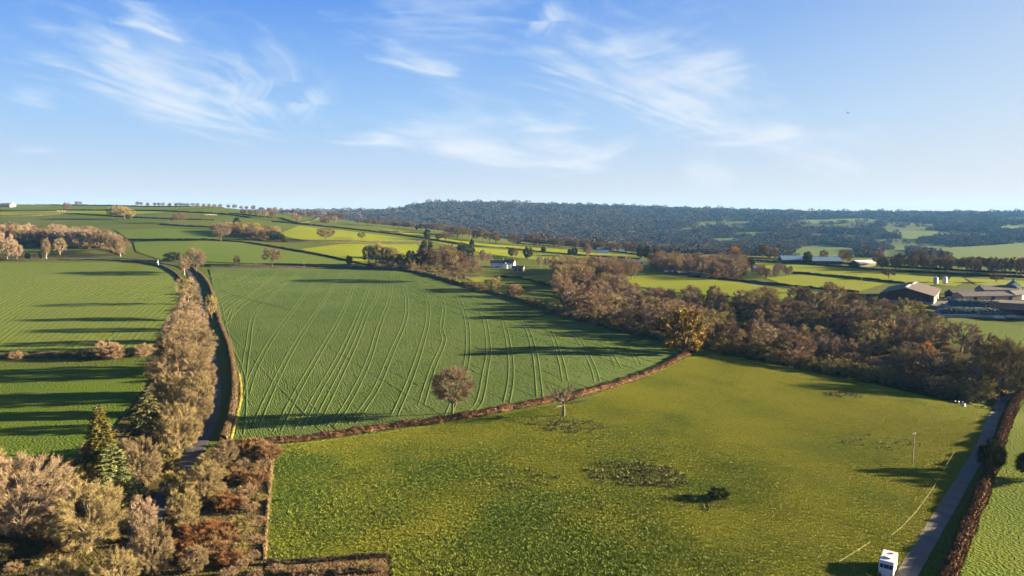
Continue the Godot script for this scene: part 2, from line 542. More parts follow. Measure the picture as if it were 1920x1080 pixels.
func make_sky() -> ImageTexture:
	var f := FastNoiseLite.new()
	f.seed = 5
	f.frequency = 0.06
	f.fractal_octaves = 5
	f.domain_warp_enabled = true
	f.domain_warp_amplitude = 6.0
	f.domain_warp_frequency = 0.03
	var small := Image.create_empty(512, 256, false, Image.FORMAT_RGB8)
	for j in 256:
		var el := 90.0 - (j + 0.5) * 180.0 / 256.0
		for i in 512:
			var az := wrapf((i + 0.5) * 360.0 / 512.0, -180.0, 180.0)
			var c := air(az, el)
			if el > 2.0 and (el > 20.0 or absf(az) > 45.0):
				var w := clampf(cirrus_noise(f, az * cos(deg_to_rad(el)), el) * 1.2 - 0.1, 0.0, 0.5) * clampf(maxf((el - 20.0) / 10.0, (absf(az) - 45.0) / 10.0), 0.0, 1.0)
				c = c.lerp(Color8(242, 246, 252), w)
			small.set_pixel(i, j, c)
	small.resize(4096, 2048, Image.INTERPOLATE_CUBIC)
	# the part low in the north, point by point
	for j in range(780, 1050):
		for i in range(-560, 560):
			small.set_pixel(posmod(i, 4096), j, air((i + 0.5) * 360.0 / 4096.0, 90.0 - (j + 0.5) * 180.0 / 2048.0))
	# streaks of cirrus: line in degrees (bearing, height), half-width, strength
	var streaks := [
		[[Vector2(-35.99, 10.64), Vector2(-31.57, 9.94), Vector2(-26.7, 8.5), Vector2(-22.06, 7.18), Vector2(-18.23, 6.51)], 1.7, 0.55], [[Vector2(-32.41, 11.5), Vector2(-28, 9.86), Vector2(-23.13, 8.36)], 1.6, 0.35], [[Vector2(-21.87, 11.57), Vector2(-19.97, 10.1), Vector2(-21.07, 8.29), Vector2(-18.54, 6.54)], 1.3, 0.5], [[Vector2(-16.93, 9.57), Vector2(-15.92, 8.54), Vector2(-17.33, 7.23)], 0.8, 0.42], [[Vector2(-29.45, 7.63), Vector2(-25.71, 7.25), Vector2(-21.33, 6.67)], 0.8, 0.4],
		[[Vector2(-29.39, 13.46), Vector2(-27.47, 13.38), Vector2(-24.74, 12.64)], 0.5, 0.75], [[Vector2(-30.09, 11.99), Vector2(-28.07, 11.69)], 0.3, 0.55], [[Vector2(-36.17, 7.89), Vector2(-32.97, 7.29)], 0.35, 0.5], [[Vector2(-36.41, 4.21), Vector2(-32.69, 4.22)], 0.12, 0.5], [[Vector2(-11.47, 12.35), Vector2(-9.04, 12.05), Vector2(-4, 10.83)], 0.5, 0.65],
		[[Vector2(-15.43, 6.07), Vector2(-9.16, 5.55), Vector2(-2.64, 4.62), Vector2(4.41, 3.84), Vector2(10.06, 3.32)], 0.55, 0.75], [[Vector2(-12.09, 7.16), Vector2(-4.82, 6.02), Vector2(1.76, 4.93), Vector2(7.02, 4.16)], 1.5, 0.45], [[Vector2(0, 6.98), Vector2(3.51, 6.97), Vector2(7.07, 7.26)], 0.4, 0.45], [[Vector2(3.53, 4.06), Vector2(7.45, 4.8), Vector2(10.22, 5.7)], 0.5, 0.4],
		[[Vector2(-0.65, 12.96), Vector2(4.34, 11.6), Vector2(9.51, 9.7), Vector2(14.57, 7.66), Vector2(18.03, 6.56)], 1.6, 0.55], [[Vector2(5.84, 12.21), Vector2(11.95, 13.08), Vector2(16.18, 14.36)], 0.8, 0.42], [[Vector2(9.49, 10.51), Vector2(14.47, 10.95), Vector2(19.4, 11.79)], 0.7, 0.5], [[Vector2(12.47, 9.03), Vector2(16.53, 9.67), Vector2(18.96, 10.24)], 0.7, 0.3], [[Vector2(9.95, 9.11), Vector2(14.55, 8.39), Vector2(17.75, 6.61)], 1.2, 0.5],
		[[Vector2(15.04, 5.51), Vector2(20.21, 5.84), Vector2(23.41, 6.02)], 0.5, 0.6], [[Vector2(18.66, 5.49), Vector2(24.42, 4.02), Vector2(28.04, 2.51)], 1.1, 0.42], [[Vector2(13.02, 3.37), Vector2(18.38, 2.04)], 0.8, 0.38], [[Vector2(2.07, 16.34), Vector2(3.1, 15.1), Vector2(2.08, 13.86)], 0.8, 0.5], [[Vector2(-15.15, 15.37), Vector2(-6.86, 15.86), Vector2(2.59, 15.57)], 2.4, 0.3], [[Vector2(11.69, 6.42), Vector2(16.22, 6.91), Vector2(21.75, 5.62)], 1.6, 0.3], [[Vector2(-12.73, 14.77), Vector2(-8.6, 13.01), Vector2(0, 12.76)], 2.0, 0.16]]
	var dens := {}
	var deg := 4096.0 / 360.0
	for s in streaks:
		var line: Array = s[0]
		var wide: float = s[1]
		var lo: Vector2 = line[0]
		var hi: Vector2 = line[0]
		for p in line:
			lo = lo.min(p)
			hi = hi.max(p)
		lo -= Vector2.ONE * wide * 2.6
		hi += Vector2.ONE * wide * 2.6
		var total := 0.0
		for k in line.size() - 1: total += line[k].distance_to(line[k + 1])
		for j in range(int((90.0 - hi.y) * deg), int((90.0 - maxf(lo.y, 0.3)) * deg)):
			for i in range(int(lo.x * deg) - 1, int(hi.x * deg) + 1):
				var p := Vector2((i + 0.5) / deg, 90.0 - (j + 0.5) / deg)
				var near: float = 99.0
				var along := 0.0
				var run := 0.0
				var above := 0.0
				for k in line.size() - 1:
					var q := Geometry2D.get_closest_point_to_segment(p, line[k], line[k + 1])
					var d := q.distance_to(p)
					if d < near:
						near = d
						along = (run + line[k].distance_to(q)) / total
						above = p.y - q.y
					run += line[k].distance_to(line[k + 1])
				near *= 0.6 if above > 0.0 else 1.5
				var n := f.get_noise_2d(along * total * 2.4 + wide * 90.0, signf(above) * near * 17.0)
				var m := f.get_noise_2d(along * total * 7.0 + 500.0, signf(above) * near * 50.0 + wide * 50.0)
				var w := exp(-pow(near / wide * (0.85 - n * 0.5), 2.0)) * smoothstep(0.0, 0.4, along + n * 0.25) * smoothstep(0.0, 0.4, 1.0 - along + n * 0.25)
				w *= s[2] * 0.9 * clampf(0.85 + n * 0.85 + m * 0.25, 0.12, 1.3)
				if w > 0.004:
					var at := j * 4096 + posmod(i, 4096)
					dens[at] = 1.0 - (1.0 - dens.get(at, 0.0)) * (1.0 - minf(w, 0.9))
	for at in dens:
		var c := small.get_pixel(at % 4096, at / 4096)
		small.set_pixel(at % 4096, at / 4096, c.lerp(Color8(240, 245, 252), dens[at]))
	return ImageTexture.create_from_image(small)

func _ready() -> void:
	rng.seed = 11
	for r in HEIGHTS: rows.append(PackedFloat64Array(r))
	low.frequency = 1.0
	low.fractal_octaves = 3
	low.seed = 3
	wob.frequency = 0.05
	wob.fractal_octaves = 3

	# camera: a drone 57 m up, looking north and a little down
	var cam := Camera3D.new()
	add_child(cam)
	cam.position = Vector3(0, 57, 0)
	cam.rotation_degrees = Vector3(-6.2, 0, 0)
	cam.fov = 45.72
	cam.far = 12000.0
	cam.current = true
	# sky and air
	var env := Environment.new()
	env.background_mode = Environment.BG_SKY
	env.sky = Sky.new()
	var pano := PanoramaSkyMaterial.new()
	pano.panorama = make_sky()
	env.sky.sky_material = pano
	env.background_energy_multiplier = 0.0755
	env.tonemap_mode = Environment.TONE_MAPPER_LINEAR
	env.tonemap_exposure = 13.2
	env.fog_enabled = true
	env.fog_density = 0.000023
	env.fog_light_color = Color(0.42, 0.69, 1.0)
	env.sdfgi_enabled = true
	env.ssao_enabled = true
	env.ssil_enabled = true
	var we := WorldEnvironment.new()
	we.environment = env
	add_child(we)
	# the sun: low in the east, a little north of it as the camera looks
	var sun := DirectionalLight3D.new()
	add_child(sun)
	sun.rotation_degrees = Vector3(-SUN_HIGH, 180.0 - SUN_ROUND, 0)
	sun.light_energy = 1.55
	sun.light_color = Color(1.0, 0.885, 0.71)
	sun.light_angular_distance = 0.55
	sun.shadow_enabled = true

	make_materials()
	make_ground()
	make_plants()
	make_hedges()
	make_trees()
	make_buildings()
	make_things()

func make_materials() -> void:
	var grain := noise_tex(0.06, [Color(0.62, 0.66, 0.6), Color(0.88, 0.9, 0.86), Color(1, 1, 0.94), Color(0.8, 0.84, 0.72)], 4, 1024, FastNoiseLite.TYPE_SIMPLEX_SMOOTH, 2)
	var tufts := noise_tex(0.045, [], 4, 1024, FastNoiseLite.TYPE_SIMPLEX_SMOOTH, 4)
	var rowsn := noise_tex(0.03, [], 5, 1024, FastNoiseLite.TYPE_SIMPLEX_SMOOTH, 8)
	cover("sward", Vector2(40, 40), grain, tufts, 30.0)
	cover("crop", Vector2(110, 16), grain, rowsn, 36.0)
	cover("far_sward", Vector2(70, 70), grain, tufts, 30.0)
	cover("rough", Vector2(26, 26), grain, tufts, 40.0)
	var m := cover("tarmac", Vector2(14, 14), noise_tex(0.12, [Color(0.75, 0.75, 0.75), Color(1, 1, 1)], 5, 512), tufts, 1.5)
	m.roughness = 0.85
	plain("tinted", Color.WHITE, 0.95, true).metallic_specular = 0.1
	plain("hedge_core", Color.WHITE, 1.0, true).metallic_specular = 0.05
	plain("bark", lin(0.085, 0.066, 0.05), 0.95)
	plain("pale_bark", lin(0.2, 0.165, 0.13), 0.9)
	plain("dead_wood", lin(0.075, 0.064, 0.053), 0.9)
	plain("dark_bark", lin(0.05, 0.042, 0.033), 0.95)
	var lf := plain("leafy", Color.WHITE, 0.8, true)
	lf.backlight_enabled = true
	lf.backlight = Color(0.35, 0.35, 0.3)
	var gb := plain("grass_blade", Color.WHITE, 0.8, true)
	gb.backlight_enabled = true
	gb.backlight = Color(0.6, 0.6, 0.42)

func make_ground() -> void:
	# one sheet to the horizon
	var grass := tones(Color(0.042, 0.062, 0.014), Color(0.06, 0.072, 0.018), 170.0)
	var mb := MB.new()
	var ds := [-400.0, -200.0, -60.0, 0.0]
	var d := 30.0
	while d < 7400.0:
		ds.append(d)
		d += clampf(d * 0.022, 7.0, 90.0)
	var grid := []
	for j in ds.size():
		var row := []
		for i in 161:
			var u := (i - 80) / 80.0 * 1.5
			u = signf(u) * pow(absf(u), 1.15)
			var p := Vector2(u * maxf(ds[j], 420.0), -ds[j])
			row.append([Vector3(p.x, H(p.x, p.y), p.y), up_at(p.x, p.y), (grass as Callable).call(p), p])
		grid.append(row)
	for j in ds.size() - 1:
		for i in 160:
			for q in [grid[j][i], grid[j + 1][i], grid[j + 1][i + 1], grid[j][i], grid[j + 1][i + 1], grid[j][i + 1]]:
				mb.v.push_back(q[0])
				mb.n.push_back(q[1])
				mb.c.push_back(q[2])
				mb.t.push_back(q[3])
	put(mb.mesh(), "ground", M.far_sward).set_meta("kind", "structure")

	# the near pasture
	field("pasture", [Vector2(-58.2, -164.2), Vector2(-42.4, -170.2), Vector2(-23.1, -179.5), Vector2(-9, -186.2), Vector2(6.3, -195.2), Vector2(23.2, -207.8), Vector2(45, -235.1), Vector2(72.2, -279.7), Vector2(88.3, -292.9), Vector2(117.8, -274.3), Vector2(142.4, -258.8), Vector2(154, -240.9), Vector2(170.2, -235.7), Vector2(140.2, -196.2), Vector2(110.7, -160.1), Vector2(88.4, -134.4), Vector2(71.2, -115.1), Vector2(58, -100.4), Vector2(45, -84.2), Vector2(-17.8, -81.9), Vector2(-17.7, -96.6), Vector2(-20.3, -109.1), Vector2(-28.3, -107.9), Vector2(-40.2, -106.3), Vector2(-47.5, -128.2), Vector2(-55.1, -153.3)], 3.0, M.sward, tones(Color(0.048, 0.08, 0.01), Color(0.085, 0.106, 0.013), 34.0, 5.0), 0.4)
	# winter wheat between the road and the wood
	var wheat_edge := [Vector2(-255.2, -573.9), Vector2(-182.9, -599.1), Vector2(-104.1, -610.1), Vector2(-71.6, -571.1), Vector2(-31.8, -506.1), Vector2(0, -447.4), Vector2(30.1, -382), Vector2(51.8, -344.9), Vector2(69.5, -319.3), Vector2(74.3, -290.8), Vector2(68.1, -276.6), Vector2(46.1, -241), Vector2(23.9, -213.6), Vector2(6.4, -200.3), Vector2(-9.2, -190.3), Vector2(-23.5, -183.3), Vector2(-43.3, -173.7), Vector2(-59.2, -167), Vector2(-70.2, -165.1), Vector2(-76.6, -180), Vector2(-87.6, -213.3), Vector2(-103.2, -250.6), Vector2(-127.6, -302.9), Vector2(-156.8, -361.9), Vector2(-190.9, -436.5), Vector2(-235.9, -533.6)]
	var wheat := field("wheat_field", wheat_edge, 5.0, M.crop, tones(Color(0.036, 0.06, 0.018), Color(0.052, 0.074, 0.028), 45.0, 9.0), -1.07)
	var ruts := tones(Color(0.042, 0.066, 0.02), Color(0.052, 0.076, 0.026), 9.0)
	# wheel tracks: pairs of low ridges pushed up beside the wheelings
	for line in [
		[Vector2(-215.5, -561.3), Vector2(-210.3, -525.9), Vector2(-213.5, -508.7)], [Vector2(-195.4, -566.8), Vector2(-178, -472), Vector2(-166.6, -406.8), Vector2(-142.9, -337.9)], [Vector2(-179.1, -571.4), Vector2(-163.6, -473.3), Vector2(-144.2, -379.3), Vector2(-114, -290.6), Vector2(-91.4, -226.9)], [Vector2(-162.4, -576), Vector2(-136.5, -440.5), Vector2(-114.5, -329.2), Vector2(-95.7, -250.6), Vector2(-84.8, -213.3)], [Vector2(-145.4, -580.1), Vector2(-110.6, -379), Vector2(-91.9, -279.2), Vector2(-77.5, -213.4), Vector2(-69.4, -180)],
		[Vector2(-131.6, -583.3), Vector2(-95.6, -378.9), Vector2(-79.7, -279.1), Vector2(-70.2, -220), Vector2(-62, -175.3)], [Vector2(-119.4, -586.1), Vector2(-86.1, -378.9), Vector2(-70.8, -279), Vector2(-63.2, -219.9), Vector2(-57, -177.5)], [Vector2(-112.8, -587.7), Vector2(-89.6, -446.7), Vector2(-82.8, -389.1), Vector2(-69.7, -301.4), Vector2(-61.7, -242.2), Vector2(-53.4, -179.8)], [Vector2(-103.5, -589.9), Vector2(-81, -447.7), Vector2(-67.3, -343.3), Vector2(-55.7, -259.4), Vector2(-49.8, -200.7), Vector2(-49.1, -179.7)], [Vector2(-94, -577), Vector2(-69.9, -449), Vector2(-57, -360.8), Vector2(-49.8, -279), Vector2(-44.7, -219.5), Vector2(-43.8, -182)],
		[Vector2(-78.9, -558.8), Vector2(-56.7, -450.4), Vector2(-45.1, -361.7), Vector2(-39.1, -290.1), Vector2(-35.4, -233.6), Vector2(-33.4, -189.2)], [Vector2(-64.1, -545.2), Vector2(-43.5, -425.5), Vector2(-35.2, -337), Vector2(-30.6, -302.3), Vector2(-29.4, -249.8), Vector2(-27.2, -199.9)], [Vector2(-43.8, -507.6), Vector2(-26.5, -382.2), Vector2(-18.9, -290.5), Vector2(-17.1, -232.9), Vector2(-18.1, -188.6)], [Vector2(-30.7, -488.1), Vector2(-16.6, -383.5), Vector2(-10.1, -290.7), Vector2(-9.6, -240.6), Vector2(-9.8, -205), Vector2(-11.6, -192.6)], [Vector2(-16.5, -466.8), Vector2(-5.2, -365.7), Vector2(-0.9, -279.1), Vector2(-0.4, -232.1), Vector2(-1.6, -201.7)], [Vector2(-1.7, -441.9), Vector2(6.9, -349.1), Vector2(9.3, -279.3), Vector2(8.9, -224.3), Vector2(8.6, -207.5)], [Vector2(12.8, -407.6), Vector2(18.5, -333.8), Vector2(19.2, -269.2), Vector2(18.2, -228.6)], [Vector2(24.2, -383.4), Vector2(30.4, -320.4), Vector2(30.7, -260.9), Vector2(29.3, -230.1)], [Vector2(35.9, -364), Vector2(41.6, -308.8), Vector2(40.3, -253.6)], [Vector2(46.2, -343.9), Vector2(50.9, -298.4), Vector2(49.7, -260.7)],
		[Vector2(-210.8, -482.8), Vector2(-183.1, -448), Vector2(-151.2, -417.6), Vector2(-122.5, -388.6)], [Vector2(-179.5, -416.1), Vector2(-127.6, -302.9), Vector2(-97.9, -242.2), Vector2(-81.1, -201), Vector2(-71, -173.1)]]:
		for side in [-0.95, 0.95]:
			put(sweep(line, 2.5, [Vector2(side - 0.36, -0.03), Vector2(side - 0.08, 0.07), Vector2(side + 0.08, 0.07), Vector2(side + 0.36, -0.03)], ruts, 0.06, 0.12), "wheel_track", M.tinted, wheat)
	# the drilled rows that cross the wheelings, a few of them deeper than the rest
	var outline := PackedVector2Array(wheat_edge)
	for k in 74:
		var o := Vector2(-330.0 + k * 8.6 + 3.0 * rng.randf_range(-1, 1), -400.0)
		var run := PackedVector2Array([o - Vector2(0.44, 0.9) * 330.0, o + Vector2(0.05, 0.0) * 20.0, o + Vector2(0.5, 0.86) * 330.0])
		for part in Geometry2D.intersect_polyline_with_polygon(run, outline):
			put(sweep(Array(part), 4.0, [Vector2(-0.3, -0.03), Vector2(0, 0.035 + 0.045 * rng.randf()), Vector2(0.3, -0.03)], ruts, 0.06, 0.3), "drill_row", M.tinted, wheat)
	# the crop field beyond the road, and the shaded meadow nearer
	var rowed := tones(Color(0.056, 0.078, 0.019), Color(0.066, 0.086, 0.024), 9.0)
	var left := field("crop_field", [Vector2(-570.9, -579.2), Vector2(-441.9, -588.5), Vector2(-350.8, -606.1), Vector2(-305.5, -582.6), Vector2(-268.6, -539.9), Vector2(-241, -493.6), Vector2(-204.9, -414.4), Vector2(-176.2, -353.2), Vector2(-155.8, -303.7), Vector2(-152.3, -285.7), Vector2(-210, -275.7), Vector2(-268.1, -267.9)], 5.0, M.crop, tones(Color(0.054, 0.076, 0.018), Color(0.066, 0.086, 0.024), 50.0, 2.0), 1.45)
	for k in 64:
		var line := [Vector2(-450 + k * 4.45, -548), Vector2(-385 + k * 3.5, -420), Vector2(-300 + k * 2.75, -280)]
		put(sweep(line, 4.0, [Vector2(-0.4, -0.03), Vector2(0, 0.05 + 0.05 * rng.randf()), Vector2(0.4, -0.03)], rowed, 0.06, 0.25), "drill_row", M.tinted, left)
	field("meadow", [Vector2(-248.7, -248.1), Vector2(-191, -250.1), Vector2(-135.2, -253.8), Vector2(-123.5, -226.1), Vector2(-114.5, -200.2), Vector2(-108.1, -177.1), Vector2(-103.3, -154.2), Vector2(-122, -157.5), Vector2(-156.9, -154.3)], 4.0, M.sward, tones(Color(0.045, 0.075, 0.016), Color(0.055, 0.08, 0.014), 40.0, 7.0))
	field("meadow", [Vector2(181.5, -237.6), Vector2(137.9, -185.3), Vector2(114.4, -156.7), Vector2(88, -124.9), Vector2(73.1, -107.3), Vector2(61, -92.4), Vector2(121.7, -95.2), Vector2(254.1, -206)], 4.0, M.sward, tones(Color(0.046, 0.07, 0.012), Color(0.062, 0.082, 0.014), 40.0, 17.0), 1.2)
	# fields further off that differ from the turf around them
	var bright := tones(Color(0.098, 0.122, 0.013), Color(0.118, 0.138, 0.017), 90.0, 4.0)
	var green := tones(Color(0.055, 0.085, 0.02), Color(0.066, 0.09, 0.024), 90.0, 14.0)
	for f in [[bright, [Vector2(282.4, -811.4), Vector2(334.7, -750.4), Vector2(370.3, -675.4), Vector2(413.1, -627.4), Vector2(386.5, -576.3), Vector2(349.6, -536.6), Vector2(318.4, -555.9), Vector2(299, -595.8), Vector2(275.7, -651.7), Vector2(263.9, -702.3)]], [bright, [Vector2(226.8, -607.6), Vector2(271.1, -640.6), Vector2(294.4, -586.6), Vector2(305.4, -556), Vector2(254.3, -498), Vector2(234.2, -496.9), Vector2(218.8, -536.1)]], [bright, [Vector2(404.5, -607), Vector2(438.9, -576.8), Vector2(398.9, -523.7), Vector2(374.7, -548.8)]],
		[bright, [Vector2(136.6, -645.8), Vector2(178.8, -616.3), Vector2(196.8, -545.1), Vector2(209.3, -493.3), Vector2(184.7, -451.5), Vector2(131, -490.3), Vector2(94.1, -544.7), Vector2(100.3, -609.4)]], [bright, [Vector2(-227.5, -728.8), Vector2(-199.8, -800.8), Vector2(-122.4, -871.8), Vector2(-96.7, -773.5), Vector2(-110.1, -639.3), Vector2(-128.5, -631.6), Vector2(-169.9, -679.5)]], [bright, [Vector2(-317.9, -1022.2), Vector2(-248, -996), Vector2(-178.6, -955.6), Vector2(-114.6, -918.7), Vector2(-174.8, -862.4), Vector2(-255.1, -818.4), Vector2(-296.4, -865.1)]],
		[bright, [Vector2(-115.6, -926.6), Vector2(-55.2, -884.5), Vector2(0, -899.2), Vector2(54.6, -874.3), Vector2(111.6, -840.1), Vector2(105.4, -792.7), Vector2(31.1, -795.5), Vector2(-39.2, -835.9)]], [bright, [Vector2(-221.9, -1097.4), Vector2(-129.1, -1036.1), Vector2(-61.7, -989), Vector2(0, -979.3), Vector2(79.9, -1023.6), Vector2(168.5, -898.6), Vector2(111.2, -889.5), Vector2(28.9, -926), Vector2(-58.2, -932.8), Vector2(-155.8, -1000.8)]], [green, [Vector2(-412.3, -744.9), Vector2(-298.9, -766.8), Vector2(-232.3, -717.1), Vector2(-165.4, -661.2), Vector2(-128.5, -631.6), Vector2(-262.2, -598.4), Vector2(-322.6, -625.3), Vector2(-370.5, -673.1)]], [green, [Vector2(-499.5, -862.9), Vector2(-394.7, -906.1), Vector2(-363.3, -897.8), Vector2(-262.6, -802.1), Vector2(-431.9, -769.7)]],
		[bright, [Vector2(-862.8, -1158.4), Vector2(-764.6, -1187.5), Vector2(-701.5, -1189.8), Vector2(-584.4, -1176.8), Vector2(-628.9, -1125.4), Vector2(-742.2, -1152.3), Vector2(-821.9, -1102.9)]], [green, [Vector2(-938.8, -1261.5), Vector2(-854, -1311.7), Vector2(-713.1, -1277.6), Vector2(-557.4, -1283.7), Vector2(-592.6, -1212.7), Vector2(-892.7, -1198.9)]], [bright, [Vector2(-40.7, -577), Vector2(0, -581.7), Vector2(40.4, -644.2), Vector2(44.4, -566.1), Vector2(17.3, -552.6), Vector2(-25.1, -533.1)]], [green, [Vector2(247.1, -386.7), Vector2(270, -352.3), Vector2(233.9, -304.1), Vector2(209.4, -298.1), Vector2(225.6, -339.5)]]]:
		field("pasture", f[1], 14.0, M.far_sward, f[0], 0.3)
	for f in [[Vector2(808.5, -2563.3), Vector2(887.3, -2714), Vector2(1065.4, -2765.7), Vector2(992.5, -2601.5), Vector2(872.5, -2546.1)], [Vector2(687.3, -2429.8), Vector2(899.5, -2510.5), Vector2(782.7, -2230.7), Vector2(649.9, -2136.5)], [Vector2(631.2, -1554), Vector2(844, -2003.3), Vector2(966, -2135.6), Vector2(959, -1950.8), Vector2(788, -1510), Vector2(411.2, -876.7)], [Vector2(815.7, -1513.1), Vector2(995.8, -1835.6), Vector2(1147.2, -1986.8), Vector2(518.4, -878.4), Vector2(459.5, -839.6)], [Vector2(1235.9, -1967.4), Vector2(1676, -2239.1), Vector2(1822, -2247), Vector2(663.7, -816), Vector2(547.4, -833.4)],
		[Vector2(1369.1, -3355.4), Vector2(1525.2, -3635.7), Vector2(1814, -3766.5), Vector2(1574.2, -3292.9), Vector2(1327.4, -3221.8)], [Vector2(1834.6, -3840.5), Vector2(2079.8, -3996.9), Vector2(1937.3, -3666.9), Vector2(1713.2, -3556.3)], [Vector2(1225.7, -3030.7), Vector2(1547.4, -3159), Vector2(1727.7, -3001.5), Vector2(1318.4, -2824)], [Vector2(1472.6, -2742.2), Vector2(1765, -2871.3), Vector2(1610.6, -2506.3), Vector2(1351.2, -2343)], [Vector2(2257.5, -3190.1), Vector2(2486.6, -3331.7), Vector2(2462.3, -3166.1), Vector2(2138.7, -2988.1)], [Vector2(2961.7, -4167.5), Vector2(3288.9, -4411.8), Vector2(3109.9, -4003.4), Vector2(2677.4, -3745.5)], [Vector2(-201, -3361.8), Vector2(-142.7, -3340.3), Vector2(-128.2, -3173.7), Vector2(-186.1, -3193.8)], [Vector2(-465.4, -3238.8), Vector2(-318.5, -3153.4), Vector2(-375.9, -3022)], [Vector2(304, -2938.4), Vector2(431.7, -3084.3), Vector2(420.4, -2920.5), Vector2(309.2, -2837.8)]]:
		glades.append(PackedVector2Array(f))
		field("hill_pasture", f, 40.0, M.far_sward, green, 0.3, 0.5)

	# roads and the farm lane
	var tar := tones(Color(0.055, 0.055, 0.058), Color(0.08, 0.078, 0.076), 12.0)
	for r in [[[Vector2(-600.2, -609.4), Vector2(-465.5, -620.4), Vector2(-413, -629.1), Vector2(-365.4, -631.9), Vector2(-335, -621), Vector2(-306.3, -602.4), Vector2(-277.4, -576.3), Vector2(-236.6, -506.8), Vector2(-186, -405.7), Vector2(-146.3, -323.4), Vector2(-115.9, -259.5), Vector2(-97.8, -219.7), Vector2(-85.8, -189.9), Vector2(-78.5, -166.7), Vector2(-73, -145), Vector2(-69.5, -129.5), Vector2(-65.9, -116.8), Vector2(-60.5, -102.2)], 2.0], [[Vector2(-291.1, -590.4), Vector2(-263.8, -591.3), Vector2(-186.9, -612.4), Vector2(-107.9, -626.4), Vector2(-65.9, -601.1), Vector2(-27.9, -594), Vector2(0, -599.9), Vector2(39, -621.7), Vector2(81.8, -652.4)], 2.2], [[Vector2(145.6, -640.6), Vector2(172.7, -595.3), Vector2(201.6, -558.6), Vector2(220.3, -519.4), Vector2(238.8, -490.1), Vector2(252, -471.4)], 2.2]]:
		put(sweep(r[0], 4.0, [Vector2(-r[1], -0.05), Vector2(-r[1], 0.05), Vector2(0, 0.09), Vector2(r[1], 0.05), Vector2(r[1], -0.05)], tar, 0.12), "road", M.tarmac).set_meta("kind", "structure")
	var pale := tones(Color(0.09, 0.085, 0.08), Color(0.15, 0.14, 0.13), 5.0)
	put(sweep([Vector2(190, -251.8), Vector2(179, -243.3), Vector2(157.8, -217.3), Vector2(128.6, -180.3), Vector2(109.5, -158.3), Vector2(92.5, -138.7), Vector2(77.7, -121.7), Vector2(66.6, -108.8), Vector2(53.3, -93.1), Vector2(43.4, -80.9)], 3.0, [Vector2(-1.5, -0.05), Vector2(-1.45, 0.06), Vector2(-0.5, 0.07), Vector2(0, 0.12), Vector2(0.5, 0.07), Vector2(1.45, 0.06), Vector2(1.5, -0.05)], pale, 0.12), "lane", M.tarmac).set_meta("kind", "structure")
	# rough ground: brambles and dead bracken between the road trees and the pasture, the fenced plot at the bottom
	field("rough_ground", [Vector2(-68.1, -162.7), Vector2(-57.9, -163.4), Vector2(-54.6, -151.6), Vector2(-47.6, -128.2), Vector2(-40.3, -106.3), Vector2(-39.5, -97.7), Vector2(-57.2, -97.6), Vector2(-63, -116.8), Vector2(-66.7, -142)], 2.0, M.rough, tones(Color(0.075, 0.055, 0.03), Color(0.06, 0.058, 0.026), 8.0, 3.0), 0.0, 0.1)
	field("rough_ground", [Vector2(-40, -106), Vector2(-28.2, -107.5), Vector2(-20.5, -108.7), Vector2(-17.9, -96.6), Vector2(-18.7, -83), Vector2(-33.8, -82.7), Vector2(-38.7, -97.7)], 2.0, M.rough, tones(Color(0.06, 0.042, 0.025), Color(0.08, 0.055, 0.03), 6.0, 6.0), 0.0, 0.1)
	# leaf litter and dead grass under the trees
	var litter := tones(Color(0.06, 0.045, 0.026), Color(0.045, 0.042, 0.02), 9.0, 21.0)
	for f in woods: field("woodland_floor", f, 8.0, M.rough, litter, 0.0, 0.16)
	field("farm_yard", [Vector2(263.1, -425.7), Vector2(304.7, -472.5), Vector2(338, -442.8), Vector2(295, -385.5), Vector2(265.1, -373.2), Vector2(247.1, -386.7)], 6.0, M.tarmac, pale, 0.0, 0.12)
	for line in [[Vector2(34.8, -153.7), Vector2(43.8, -150.4), Vector2(51.5, -144.5), Vector2(57.5, -136.2), Vector2(62.8, -128.4), Vector2(68.7, -121.8)]]:
		for side in [-0.9, 0.9]:
			put(sweep(line, 2.0, [Vector2(side - 0.35, 0.0), Vector2(side - 0.05, 0.12), Vector2(side + 0.3, 0.0)], tones(Color(0.062, 0.085, 0.011), Color(0.07, 0.078, 0.018), 4.0), 0.06, 0.1), "wheel_rut", M.tinted).set_meta("kind", "structure")

